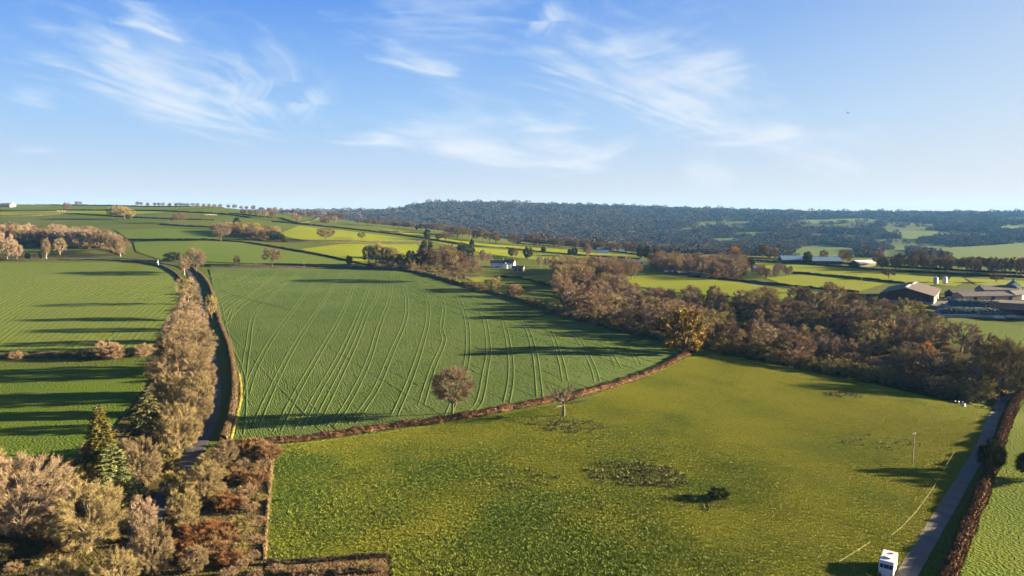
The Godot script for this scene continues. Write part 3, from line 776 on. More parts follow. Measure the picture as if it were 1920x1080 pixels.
var woods := [
	[Vector2(34.8, -520.7), Vector2(33.3, -423.2), Vector2(33.8, -372.9), Vector2(51.3, -341.7), Vector2(70.6, -318.3), Vector2(83.5, -310), Vector2(89.8, -298), Vector2(119.6, -278.6), Vector2(144.2, -265.9), Vector2(161.8, -247), Vector2(184.7, -253.7), Vector2(200.2, -279), Vector2(205, -307.8), Vector2(212, -343.8), Vector2(212.3, -368.3), Vector2(207.6, -387.1), Vector2(195, -412.6), Vector2(167, -432.8), Vector2(118.3, -455.4), Vector2(93.8, -496.8), Vector2(74.7, -528.5), Vector2(113.1, -656.3), Vector2(83.7, -713), Vector2(41.9, -668.5)],
	[Vector2(-633.7, -782.1), Vector2(-592.8, -792.8), Vector2(-535.1, -780.6), Vector2(-487.4, -772.2), Vector2(-447.1, -749.7), Vector2(-416.9, -717.6), Vector2(-370.5, -658.9), Vector2(-370.4, -645), Vector2(-399.4, -677.7), Vector2(-416.6, -684.4), Vector2(-456.2, -696), Vector2(-491.1, -699.4), Vector2(-563.8, -694.8)], [Vector2(-364.4, -897.2), Vector2(-351.5, -922.2), Vector2(-317.7, -887.4), Vector2(-280.1, -830.3), Vector2(-264.6, -789.3), Vector2(-277.7, -782.8), Vector2(-305, -798.8), Vector2(-329.4, -813.2), Vector2(-361.9, -865.8)],
	[Vector2(165.7, -815), Vector2(202.6, -784.9), Vector2(248, -736.9), Vector2(232.5, -671.6), Vector2(190.2, -577.2), Vector2(166.7, -625.7), Vector2(142.1, -672)], [Vector2(-139.5, -660.8), Vector2(-96.6, -726.9), Vector2(-42.1, -769.8), Vector2(-27.6, -640), Vector2(-47.7, -552.7), Vector2(-95.3, -608.4), Vector2(-128.4, -607.2)],
	[Vector2(-129.2, -153.9), Vector2(-107.8, -148.1), Vector2(-100.3, -151.5), Vector2(-105.6, -174), Vector2(-112.2, -197.4), Vector2(-122.2, -226.1), Vector2(-142.2, -271.4), Vector2(-154.4, -303.7), Vector2(-178.4, -361.2), Vector2(-213, -435.4), Vector2(-235.8, -494), Vector2(-203.7, -435.9), Vector2(-152.7, -330.7), Vector2(-114.3, -250.4), Vector2(-94.6, -206.8), Vector2(-81.8, -173), Vector2(-74.9, -148.3), Vector2(-71.2, -130.8), Vector2(-66.2, -114.8), Vector2(-58.3, -96.1), Vector2(-82.5, -96.1)],
	[Vector2(-72.9, -164.6), Vector2(-68.5, -163.4), Vector2(-62.3, -148.3), Vector2(-59.6, -136.1), Vector2(-59.4, -125.8), Vector2(-57.2, -110.9), Vector2(-53.9, -97.6), Vector2(-56.8, -97.6), Vector2(-62.9, -114.8), Vector2(-66.8, -128.2), Vector2(-70.4, -145)]]
var glades: Array[PackedVector2Array] = []

func make_kinds() -> void:
	var brown := [Color(0.143, 0.111, 0.073), Color(0.169, 0.127, 0.078), Color(0.124, 0.096, 0.065), Color(0.182, 0.133, 0.078)]
	var russet := [Color(0.142, 0.102, 0.062), Color(0.12, 0.088, 0.056), Color(0.16, 0.114, 0.07)]
	var rosy := [Color(0.16, 0.122, 0.09), Color(0.18, 0.14, 0.1), Color(0.138, 0.108, 0.08)]
	var straw := [Color(0.115, 0.09, 0.055), Color(0.096, 0.078, 0.047), Color(0.132, 0.104, 0.066), Color(0.086, 0.074, 0.04)]
	var olive := [Color(0.163, 0.140, 0.058), Color(0.182, 0.153, 0.065), Color(0.137, 0.124, 0.049)]
	var gold := [Color(0.16, 0.105, 0.014), Color(0.12, 0.09, 0.016), Color(0.19, 0.115, 0.016), Color(0.08, 0.075, 0.018)]
	var amber := [Color(0.28, 0.13, 0.015), Color(0.24, 0.12, 0.018), Color(0.2, 0.11, 0.02)]
	var dark := [Color(0.018, 0.028, 0.012), Color(0.026, 0.038, 0.015), Color(0.014, 0.02, 0.01)]
	var oak := func(seeded: int, cols: Array, h: float, rx: float, ry: float, clear: float) -> Array:
		rng.seed = seeded
		return broadleaf({"height": h, "clear": clear, "rx": rx, "ry": ry, "limbs": 16, "boughs": 9, "twigs": 32, "len": 1.15, "wide": 0.095, "cols": cols, "lowest": -0.8})
	var big := func(seeded: int, cols: Array, h: float, rx: float, ry: float) -> Array:
		rng.seed = seeded
		return broadleaf({"height": h, "clear": 1.4, "rx": rx, "ry": ry, "limbs": 22, "boughs": 12, "twigs": 78, "len": 0.85, "wide": 0.046, "cols": cols, "lowest": -0.95, "lift": 0.25, "ragged": 0.05})
	var leafy := func(seeded: int, cols: Array, leaf_cols: Array, share: float, size: float, h: float, rx: float, ry: float, clear: float, twigs: int) -> Array:
		rng.seed = seeded
		return broadleaf({"height": h, "clear": clear, "rx": rx, "ry": ry, "limbs": 14, "boughs": 9, "twigs": twigs, "len": 0.9, "wide": 0.06, "cols": cols, "leaves": share, "leaf": size, "leaf_cols": leaf_cols, "lowest": -0.9})
	var bush := func(seeded: int, cols: Array, h: float, r: float, twigs := 26) -> Array:
		rng.seed = seeded
		return broadleaf({"height": h, "clear": 0.3, "rx": r, "ry": h * 0.5, "limbs": 14, "boughs": 6, "twigs": twigs, "len": 0.75, "wide": 0.055, "cols": cols, "stems": 8, "girth": 0.14, "lowest": -0.9, "lift": 0.5})
	kind("oak", [oak.call(1, brown, 15.0, 8.0, 6.0, 3.4), oak.call(2, brown, 15.0, 7.4, 6.2, 3.6), oak.call(3, russet, 15.0, 8.2, 5.8, 3.2)], M.bark, M.tinted, "bare_oak")
	var umber := [Color(0.082, 0.063, 0.043), Color(0.07, 0.054, 0.038), Color(0.096, 0.071, 0.046)]  # oak browns darkened to offset full sun; the shaded wood keeps lighter ones
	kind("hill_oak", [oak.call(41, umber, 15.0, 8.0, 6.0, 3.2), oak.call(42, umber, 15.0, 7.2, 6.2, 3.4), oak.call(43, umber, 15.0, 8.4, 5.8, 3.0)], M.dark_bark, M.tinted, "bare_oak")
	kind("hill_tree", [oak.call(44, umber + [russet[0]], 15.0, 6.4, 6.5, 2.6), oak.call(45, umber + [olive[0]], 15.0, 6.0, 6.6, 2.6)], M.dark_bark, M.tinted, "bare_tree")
	kind("russet", [oak.call(4, russet, 15.0, 6.8, 6.4, 3.0), oak.call(5, russet, 15.0, 6.2, 6.6, 3.0)], M.bark, M.tinted, "bare_tree")
	kind("rosy", [oak.call(6, rosy, 15.0, 6.4, 6.5, 3.0), oak.call(7, rosy, 15.0, 5.6, 6.8, 2.8)], M.bark, M.tinted, "bare_tree")
	kind("olive", [oak.call(8, olive, 15.0, 6.8, 6.4, 2.6), oak.call(9, olive, 15.0, 6.2, 6.6, 2.6)], M.bark, M.tinted, "mossy_tree")
	kind("pale", [oak.call(10, straw, 15.0, 5.8, 6.5, 3.2), oak.call(12, straw, 15.0, 5.2, 6.7, 3.4)], M.pale_bark, M.tinted, "ash_tree")
	kind("slim", [oak.call(13, rosy, 15.0, 3.8, 6.6, 2.6), oak.call(14, straw, 15.0, 3.5, 6.8, 2.4)], M.pale_bark, M.tinted, "slender_tree")
	kind("great_rosy", [big.call(15, rosy + straw, 14.0, 9.0, 6.9)], M.bark, M.tinted, "roadside_tree")
	kind("great_straw", [big.call(16, straw, 13.0, 7.4, 6.4), big.call(17, straw + olive, 13.0, 7.8, 6.4)], M.bark, M.tinted, "roadside_tree")
	kind("great_olive", [big.call(18, olive + straw, 13.0, 7.6, 6.4)], M.bark, M.tinted, "roadside_tree")
	kind("golden", [leafy.call(19, olive, gold, 1.0, 0.5, 18.0, 9.2, 9.0, 1.6, 44)], M.bark, M.leafy, "golden_oak")
	kind("tinged", [leafy.call(20, olive, [gold[1], gold[3], olive[1]], 0.35, 0.4, 15.0, 6.8, 6.6, 2.6, 20), leafy.call(21, brown, [gold[0], gold[3], brown[3]], 0.25, 0.4, 15.0, 7.2, 6.4, 2.6, 20)], M.bark, M.leafy, "turning_oak")
	kind("amber", [leafy.call(22, brown, amber, 0.7, 0.42, 14.0, 4.6, 6.4, 2.0, 22)], M.bark, M.leafy, "amber_tree")
	kind("evergreen", [leafy.call(23, dark, dark, 1.0, 0.5, 12.0, 5.0, 5.6, 1.2, 18), leafy.call(24, dark, dark, 1.0, 0.5, 12.0, 4.2, 5.8, 1.0, 18)], M.dark_bark, M.leafy, "evergreen_tree")
	rng.seed = 26
	var grey := [Color(0.105, 0.083, 0.058), Color(0.09, 0.072, 0.052), Color(0.125, 0.098, 0.066)]
	kind("field_oak", [broadleaf({"height": 15.0, "clear": 3.0, "rx": 7.0, "ry": 6.2, "limbs": 22, "boughs": 12, "twigs": 48, "len": 0.9, "wide": 0.055, "cols": grey, "lowest": -0.85, "lift": 0.2, "ragged": 0.05})], M.dark_bark, M.tinted, "bare_oak")
	rng.seed = 25
	kind("cypress", [conifer(16.0, 3.3, 34, 0.1, [Color(0.06, 0.06, 0.018), Color(0.045, 0.05, 0.016), Color(0.08, 0.07, 0.02)])], M.dark_bark, M.tinted, "conifer")
	kind("spruce", [conifer(17.0, 5.6, 24, 0.28, [Color(0.055, 0.06, 0.028), Color(0.07, 0.07, 0.03), Color(0.04, 0.048, 0.024)], 0.3)], M.dark_bark, M.tinted, "conifer")
	kind("cedar", [conifer(14.0, 5.2, 13, 0.08, [Color(0.06, 0.075, 0.03), Color(0.08, 0.09, 0.035), Color(0.045, 0.06, 0.026)], 0.7)], M.dark_bark, M.tinted, "conifer")
	kind("dead", [dead_tree()], M.dead_wood, M.dead_wood, "dead_tree")
	kind("bush_brown", [bush.call(30, brown + russet, 4.0, 2.6), bush.call(31, russet, 4.0, 3.0)], M.bark, M.tinted, "bush", "bush", "stems")
	kind("bush_straw", [bush.call(32, straw, 4.0, 2.6), bush.call(33, straw + olive, 4.0, 2.8)], M.bark, M.tinted, "bush", "bush", "stems")
	kind("bush_olive", [bush.call(34, olive, 4.0, 2.8), bush.call(35, olive + [gold[3]], 4.0, 2.6)], M.bark, M.tinted, "bush", "bush", "stems")
	kind("bush_dark", [bush.call(36, dark, 4.0, 2.7, 40)], M.dark_bark, M.tinted, "bush", "bush", "stems")
	kind("bramble", [bush.call(37, [Color(0.1, 0.05, 0.023), Color(0.13, 0.063, 0.028), Color(0.08, 0.048, 0.026)], 2.6, 2.6, 30), bush.call(38, [Color(0.1, 0.065, 0.032), Color(0.12, 0.075, 0.04)], 2.4, 2.4, 26)], M.bark, M.tinted, "bramble", "bramble", "stems")
	rng.seed = 77

func make_plants() -> void:
	make_kinds()
	# grass of the near pasture, tuft by tuft
	var blade := MB.new()
	for i in 9:
		var a := TAU * i / 9.0 + rng.randf()
		var o := Vector3(cos(a), 0, sin(a)) * rng.randf_range(0.02, 0.16)
		var e := o * rng.randf_range(1.6, 2.6) + Vector3(0, rng.randf_range(0.12, 0.24), 0)
		var s := Vector3(-sin(a), 0, cos(a)) * 0.075
		blade.tri(o - s - Vector3(0, 0.03, 0), o + s - Vector3(0, 0.03, 0), e)
	var turf := PackedVector2Array([Vector2(-57.7, -163.4), Vector2(-42.2, -169.3), Vector2(-22.9, -178.5), Vector2(-8.9, -185.2), Vector2(6.2, -194.1), Vector2(23.1, -206.5), Vector2(44.7, -233.4), Vector2(72.1, -277.7), Vector2(87.3, -289.3), Vector2(116.2, -270.3), Vector2(139.9, -254.2), Vector2(151.5, -236.8), Vector2(167.3, -232.7), Vector2(139.5, -196.2), Vector2(110, -160.1), Vector2(87.8, -134.4), Vector2(70.7, -115), Vector2(61.1, -104.5), Vector2(-18.3, -100.3), Vector2(-20.1, -109.1), Vector2(-28.4, -108.2), Vector2(-40.1, -106.7), Vector2(-47.3, -128.2), Vector2(-54.5, -152.3)])
	var lo := turf[0]
	var hi := turf[0]
	for p in turf:
		lo = lo.min(p)
		hi = hi.max(p)
	var places: Array[Transform3D] = []
	var tints := PackedColorArray()
	while places.size() < 300000:
		var p := Vector2(rng.randf_range(lo.x, hi.x), rng.randf_range(lo.y, hi.y))
		# tufts gather in clumps and leave bare turf between
		if wob.get_noise_2d(p.x * 18.0, p.y * 18.0) < rng.randf_range(-0.7, 0.25) or not Geometry2D.is_point_in_polygon(p, turf):
			continue
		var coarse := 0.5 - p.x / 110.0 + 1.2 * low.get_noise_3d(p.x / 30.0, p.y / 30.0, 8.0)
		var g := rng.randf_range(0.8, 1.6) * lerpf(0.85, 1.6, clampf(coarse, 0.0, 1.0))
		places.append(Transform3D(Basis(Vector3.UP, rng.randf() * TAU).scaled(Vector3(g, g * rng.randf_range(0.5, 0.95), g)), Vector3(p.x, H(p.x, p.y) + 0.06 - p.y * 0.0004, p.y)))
		tints.push_back(Color(0.05, 0.088, 0.012).lerp(Color(0.15, 0.16, 0.018), clampf(0.85 - 0.6 * clampf(coarse, 0.0, 1.0) + 0.6 * low.get_noise_3d(p.x / 34.0, p.y / 34.0, 5.0) + rng.randf_range(-0.25, 0.25), 0.0, 1.0)))  # tint runs from dark green in the west to yellow-green in the east
	var mm := MultiMesh.new()
	mm.transform_format = MultiMesh.TRANSFORM_3D
	mm.use_colors = true
	mm.mesh = blade.mesh()
	mm.instance_count = places.size()
	for i in places.size():
		mm.set_instance_transform(i, places[i])
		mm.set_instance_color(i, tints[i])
	var mi := MultiMeshInstance3D.new()
	mi.name = "grass"
	mi.multimesh = mm
	mi.material_override = M.grass_blade
	add_child(mi)
	tag(mi, "tufted yellow-green grass covering the near pasture", "grass", "", "stuff")
	# rank dark tussocks where the ground is rough or wet
	rng.seed = 502
	places.clear()
	tints.clear()
	for r in [[Vector2(27.4, -145.8), 9.0, 420], [Vector2(30.7, -143.2), 6.0, 160], [Vector2(17.1, -177.6), 7.0, 160], [Vector2(8.8, -181.9), 5.0, 70], [Vector2(113.7, -229.6), 5.0, 110], [Vector2(0, -141.7), 8.0, 60], [Vector2(37.5, -131.8), 4.0, 50], [Vector2(97.9, -178.8), 9.0, 70], [Vector2(165.5, -229.7), 5.0, 60]]:
		for i in int(r[2]):
			var q: Vector2 = r[0] + Vector2.from_angle(rng.randf() * TAU) * r[1] * sqrt(rng.randf()) * Vector2(1.3, 0.8)
			if wob.get_noise_2d(q.x * 9.0, q.y * 9.0) < -0.12: continue
			var g := rng.randf_range(1.6, 3.0)
			places.append(Transform3D(Basis(Vector3.UP, rng.randf() * TAU).scaled(Vector3(g, g * rng.randf_range(0.8, 1.3), g)), Vector3(q.x, H(q.x, q.y) + 0.06 - q.y * 0.0004, q.y)))
			tints.push_back(Color(0.034, 0.05, 0.012).lerp(Color(0.07, 0.062, 0.025), rng.randf()))
	var tm := MultiMesh.new()
	tm.transform_format = MultiMesh.TRANSFORM_3D
	tm.use_colors = true
	tm.mesh = blade.mesh()
	tm.instance_count = places.size()
	for i in places.size():
		tm.set_instance_transform(i, places[i])
		tm.set_instance_color(i, tints[i])
	var ti := MultiMeshInstance3D.new()
	ti.name = "tussock_grass"
	ti.multimesh = tm
	ti.material_override = M.leafy
	add_child(ti)
	tag(ti, "dark rank tussocks in rough patches of the near pasture", "grass", "", "stuff")
	# the woods that clothe the far valley side and the ridge
	rng.seed = 501
	var far := MB.new()
	for i in 150:
		var q := rand_dir()
		var at := Vector3(q.x * 4.6, 6.4 + q.y * 5.2, q.z * 4.6) * rng.randf_range(0.8, 1.0)
		leaf(far, at, 1.7, Color.WHITE * rng.randf_range(0.88, 1.1))
	for i in 4:
		far.tube(Vector3(0, -4, 0), Vector3(0, 7, 0) + rand_dir() * 3.0, 0.3, 0.1, 3, Color(0.7, 0.7, 0.7))
	places.clear()
	tints.clear()
	var cells := FastNoiseLite.new()
	cells.noise_type = FastNoiseLite.TYPE_CELLULAR
	cells.cellular_return_type = FastNoiseLite.RETURN_CELL_VALUE
	cells.frequency = 0.0042
	cells.seed = 21
	var borders: FastNoiseLite = cells.duplicate()
	borders.cellular_return_type = FastNoiseLite.RETURN_DISTANCE2_SUB
	var d := 1180.0
	while d < 5300.0:
		var gap := 9.5 + (d - 1180.0) * 0.0036
		var x := -0.42 * d
		while x < 0.95 * d:
			var p := Vector2(x + rng.randf_range(-0.5, 0.5) * gap, -d + rng.randf_range(-0.5, 0.5) * gap)
			x += gap
			var u := p.x / d
			if u < -0.27 and d < 2600.0 or u < 0.02 and d < 1450.0:
				continue
			# woods and fields alternate plot by plot, with hedgerow trees between
			var plot := cells.get_noise_2d(p.x, p.y)
			var edge := borders.get_noise_2d(p.x, p.y)
			var share := 0.12 if u < 0.2 else 0.5
			if d > 4100.0: share = 0.06 if u < 0.25 else 0.3
			if d < 1500.0: share = 0.55
			if plot * 0.5 + 0.5 < share and edge > -0.93 and rng.randf() < 0.97:
				continue
			var inside := false
			for g in glades:
				if Geometry2D.is_point_in_polygon(p, g):
					inside = true
					break
			if inside:
				continue
			var s := gap / 9.5 * rng.randf_range(0.65, 1.3) * (1.45 if rng.randf() < 0.05 else 0.97)
			places.append(Transform3D(Basis(Vector3.UP, rng.randf() * TAU).scaled(Vector3(s * 1.3, s * rng.randf_range(0.7, 1.1), s * 1.3)), Vector3(p.x, H(p.x, p.y) - 0.5, p.y)))
			var tone := 0.4 * rng.randf() + 0.42 + 0.55 * wob.get_noise_2d(p.x * 0.3 + 300.0, p.y * 0.3)
			var mixed := Color(0.026, 0.024, 0.02).lerp(Color(0.042, 0.035, 0.027), rng.randf())
			if tone < 0.36: mixed = Color(0.017, 0.02, 0.013)
			elif tone > 0.84: mixed = Color(0.055, 0.045, 0.032)
			tints.push_back(mixed)
		d += gap
	mm = MultiMesh.new()
	mm.transform_format = MultiMesh.TRANSFORM_3D
	mm.use_colors = true
	mm.mesh = far.mesh()
	mm.instance_count = places.size()
	for i in places.size():
		mm.set_instance_transform(i, places[i])
		mm.set_instance_color(i, tints[i])
	mi = MultiMeshInstance3D.new()
	mi.name = "woodland"
	mi.multimesh = mm
	mi.material_override = M.tinted
	add_child(mi)
	tag(mi, "bluish brown woods clothing the far valley side and the long ridge", "woodland", "", "stuff")
	print("far trees ", places.size())

func make_undergrowth() -> void:
	rng.seed = 610
	var places: Array[Transform3D] = []
	var k := 0
	for w in woods:
		var poly := PackedVector2Array(w)
		var lo := poly[0]
		var hi := poly[0]
		for p in poly:
			lo = lo.min(p)
			hi = hi.max(p)
		for i in int((hi.x - lo.x) * (hi.y - lo.y) / (22.0 if k > 4 else 40.0)):
			var p := Vector2(rng.randf_range(lo.x, hi.x), rng.randf_range(lo.y, hi.y))
			if Geometry2D.is_point_in_polygon(p, poly):
				var g := rng.randf_range(0.3, 0.65)
				places.append(Transform3D(Basis(Vector3.UP, rng.randf() * TAU).scaled(Vector3(g * 1.3, g, g * 1.3)), Vector3(p.x, H(p.x, p.y), p.y)))
		k += 1
	var what := ["bush_brown", "bush_olive", "bush_straw", "bramble"]
	for n in 4:
		var mm := MultiMesh.new()
		mm.transform_format = MultiMesh.TRANSFORM_3D
		mm.mesh = kinds[what[n]].shapes[1][1]
		var some := range(n, places.size(), 4)
		mm.instance_count = some.size()
		for i in some.size():
			mm.set_instance_transform(i, places[some[i]])
		var mi := MultiMeshInstance3D.new()
		mi.name = numbered("undergrowth")
		mi.multimesh = mm
		mi.material_override = M.tinted
		add_child(mi)
		tag(mi, ["brown scrub covering the floor of the woods", "olive scrub covering the floor of the woods", "straw-coloured scrub covering the floor of the woods", "rusty bracken scattered over the floor of the woods"][n], "undergrowth", "", "stuff")
	print("undergrowth ", places.size())

func make_hedges() -> void:
	make_undergrowth()
	rng.seed = 88
	var rust := [Color(0.07, 0.04, 0.025), Color(0.058, 0.036, 0.024), Color(0.085, 0.05, 0.03), Color(0.05, 0.038, 0.026)]
	var brown := [Color(0.07, 0.053, 0.034), Color(0.058, 0.045, 0.03), Color(0.085, 0.063, 0.038)]
	var scrub := [Color(0.085, 0.064, 0.038), Color(0.11, 0.082, 0.046), Color(0.072, 0.056, 0.03), Color(0.08, 0.074, 0.03)]
	var dim := [Color(0.048, 0.04, 0.026), Color(0.04, 0.037, 0.023), Color(0.06, 0.046, 0.03)]
	var thorn := [Color(0.034, 0.032, 0.02), Color(0.028, 0.029, 0.017), Color(0.042, 0.034, 0.022)]
	hedge([Vector2(-69.9, -164.2), Vector2(-58.9, -166.2), Vector2(-43.1, -172.8), Vector2(-23.4, -182.3), Vector2(-9.1, -189.3), Vector2(6.4, -199.1), Vector2(23.7, -212.3), Vector2(45.7, -239.3), Vector2(65.9, -272), Vector2(79.4, -294.5)], 1.8, 2.7, 0.8, 70, rust, "low rust-brown clipped hedge curving between the wheat field and the near pasture", "", 0.6, 0.22)
	hedge([Vector2(-105.5, -618.3), Vector2(-73, -582), Vector2(-32.4, -515.4), Vector2(0, -455.4), Vector2(30.6, -388), Vector2(52.5, -349.9), Vector2(69.6, -323.3), Vector2(74.8, -304.6)], 2.6, 3.6, 1.5, 34, scrub, "overgrown brown hedge along the wheat field beside the wood", "", 0.8, 0.3)
	hedge([Vector2(-281.5, -591.6), Vector2(-249.6, -545.5), Vector2(-220.7, -495), Vector2(-187.1, -426), Vector2(-153.1, -353.7), Vector2(-125.1, -296.7), Vector2(-104.2, -250.5), Vector2(-88.6, -213.2), Vector2(-79.3, -187.4), Vector2(-73.2, -168.3)], 1.9, 2.6, 0.9, 60, brown, "long trimmed brown hedge between the shaded road and the wheat field", "", 0.6, 0.2)
	hedge([Vector2(-264.4, -264.1), Vector2(-223.7, -265.7), Vector2(-203.9, -267.5), Vector2(-173.3, -269.5), Vector2(-155.2, -271.5), Vector2(-146.4, -277.9)], 2.6, 3.2, 1.2, 40, dim, "dark thick hedge between the striped crop field and the shaded meadow", "", 0.7, 0.3)
	hedge([Vector2(-585.4, -594.2), Vector2(-453.1, -603.7), Vector2(-402.7, -613.3), Vector2(-356.3, -615.8), Vector2(-312, -595.2), Vector2(-275, -552.9), Vector2(-244.2, -506)], 1.7, 2.2, 2.5, 22, brown, "dark hedge curving along the road above the striped crop field", "", 0.6, 0.15)
	hedge([Vector2(-615.5, -625.3), Vector2(-478.9, -638.6), Vector2(-421.5, -642.4), Vector2(-374.6, -648)], 1.4, 1.8, 3.0, 16, rust, "thin hedge on the upper side of the road behind the striped crop field", "", 0.6, 0.2)
	hedge([Vector2(-258.6, -585.9), Vector2(-222.6, -592.5), Vector2(-183.9, -602.5), Vector2(-143.4, -610.7), Vector2(-106.4, -618)], 1.5, 2.0, 2.5, 22, brown, "straight low hedge along the top edge of the wheat field", "", 0.5, 0.12)
	hedge([Vector2(-280.1, -612.3), Vector2(-253.3, -611.1), Vector2(-221.1, -614.4), Vector2(-176.6, -627.1), Vector2(-138.5, -632)], 1.4, 1.8, 3.0, 18, dim, "dark hedge across the road from the top edge of the wheat field", "", 0.5, 0.15)
	hedge([Vector2(88.1, -306.9), Vector2(102.9, -294.7), Vector2(120.3, -280.1), Vector2(138.7, -272), Vector2(153.4, -259.9), Vector2(161.8, -247), Vector2(175.3, -246.4), Vector2(186, -253.2)], 2.8, 4.0, 1.2, 70, scrub, "tall olive-brown hedge along the upper edge of the near pasture below the wood", "", 0.9, 0.35)
	hedge([Vector2(190, -249.9), Vector2(174.1, -231.8), Vector2(146.5, -197.1), Vector2(125.7, -171.6), Vector2(109.4, -151.6), Vector2(94.3, -133.7), Vector2(81.2, -118), Vector2(73.1, -108.1), Vector2(60.2, -92.4)], 2.7, 3.0, 0.7, 100, rust, "reddish clipped hedge beside the pale farm lane", "", 0.6, 0.24)
	hedge([Vector2(-39.9, -105.7), Vector2(-35, -106.4), Vector2(-28.2, -107.4), Vector2(-20.7, -108.5)], 1.1, 1.2, 0.7, 40, dim, "low dark hedge across the top of the fenced weedy plot", "", 0.4, 0.25)
	hedge([Vector2(-57.9, -161.8), Vector2(-53.9, -148.2), Vector2(-47.6, -128.2), Vector2(-43.9, -116.9), Vector2(-40.7, -107)], 0.5, 0.9, 0.7, 40, [Color(0.15, 0.115, 0.062), Color(0.18, 0.135, 0.075), Color(0.11, 0.085, 0.045)], "strip of pale straw-coloured grass edging the near pasture", "", 0.5, 0.45, "grass_strip").set_meta("category", "grass")
	hedge([Vector2(-98.7, -242.2), Vector2(-86.5, -213.3), Vector2(-76.8, -184.9), Vector2(-71.2, -167.5)], 0.6, 1.2, 1.0, 24, [Color(0.14, 0.13, 0.03), Color(0.11, 0.11, 0.03)], "yellowish grass strip between the trimmed hedge and the wheat", "", 0.45, 0.25, "grass_strip").set_meta("category", "grass")
	var lines := [
		[[Vector2(-969.7, -1303.2), Vector2(-881.9, -1354.6), Vector2(-726.8, -1302.2), Vector2(-628, -1285.9), Vector2(-556, -1328)], "skyline hedge on top of the hill, thin and dark"], [[Vector2(-961.8, -1169.5), Vector2(-877.6, -1178.4), Vector2(-781.7, -1199.8), Vector2(-709.9, -1204.2), Vector2(-579.9, -1186.5), Vector2(-488.4, -1165.4), Vector2(-428.8, -1126.8)], "dark hedge just below the hilltop hedge, running the width of the hill"], [[Vector2(-799.8, -1072.9), Vector2(-767.2, -1098.1), Vector2(-733, -1138), Vector2(-651.2, -1103.6), Vector2(-520.8, -1047.6), Vector2(-456.8, -1050)], "third dark hedge down the hill, above the brown copse"],
		[[Vector2(-488.2, -951.5), Vector2(-431.6, -924.9), Vector2(-374.7, -926.3)], "short dark hedge beside the round oak on the hill"], [[Vector2(-443.9, -764.5), Vector2(-392.3, -762.8), Vector2(-336.9, -772), Vector2(-294.6, -763.3), Vector2(-229.8, -718.1), Vector2(-167.2, -668.4), Vector2(-128.5, -631.6)], "long dark hedge slanting down the hill to the wheat field's corner"], [[Vector2(-282, -786.4), Vector2(-241.8, -795.2), Vector2(-204.1, -818.2), Vector2(-161.1, -861.2), Vector2(-113.6, -910.8)], "straight hedge across the bright fields left of the white farmhouse"],
		[[Vector2(-376.7, -1077.3), Vector2(-332.2, -1068.3), Vector2(-258.8, -1039.9), Vector2(-186.8, -999.9), Vector2(-119.6, -959.4), Vector2(-56.6, -907.4), Vector2(0, -924.6), Vector2(56.3, -900.5), Vector2(114.7, -863.7), Vector2(158.5, -844.8)], "longest dark hedge, slanting from the hill past the white farmhouse"], [[Vector2(-199.3, -1024.5), Vector2(-145.8, -1040.2), Vector2(-89, -1038.5)], "short hedge above the long slanting hedge"], [[Vector2(0, -1039.9), Vector2(65.3, -1046.5), Vector2(131.4, -1052.2), Vector2(182.3, -933.3)], "hedge at the foot of the ridge trees beyond the farmhouse"],
		[[Vector2(284.9, -828.3), Vector2(320.6, -803.8), Vector2(341.4, -765.6), Vector2(362.5, -723.6), Vector2(373.6, -681.6), Vector2(423.1, -642.8), Vector2(463, -608.9)], "dark hedge along the far side of the bright yellow-green field"], [[Vector2(272.1, -657.8), Vector2(292.4, -621.9), Vector2(310, -581.3), Vector2(320.6, -555.9)], "hedge between the two bright yellow-green fields"], [[Vector2(160.3, -619.6), Vector2(194.8, -577.4), Vector2(218.8, -536.1), Vector2(237.7, -504.3), Vector2(250.7, -490.8)], "dark roadside hedge in front of the bright yellow-green fields"],
		[[Vector2(-40.2, -569.3), Vector2(-9.2, -587.5), Vector2(17.6, -560.7), Vector2(35.9, -507.7)], "hedge round the small field below the farmhouse"], [[Vector2(302.5, -879.6), Vector2(373.4, -795.8), Vector2(416.2, -718.6), Vector2(489.3, -643.8)], "hedge in front of the blue-roofed sheds"], [[Vector2(-489.7, -1190.7), Vector2(-399.3, -1168.5), Vector2(-356.5, -1275.3), Vector2(-735.9, -3157.2)], "hedge under the skyline trees at the end of the hill"]]
	for l in lines:
		hedge(l[0], 2.2, 2.8, 4.0, 20, thorn, l[1], "", 1.0, 0.25)

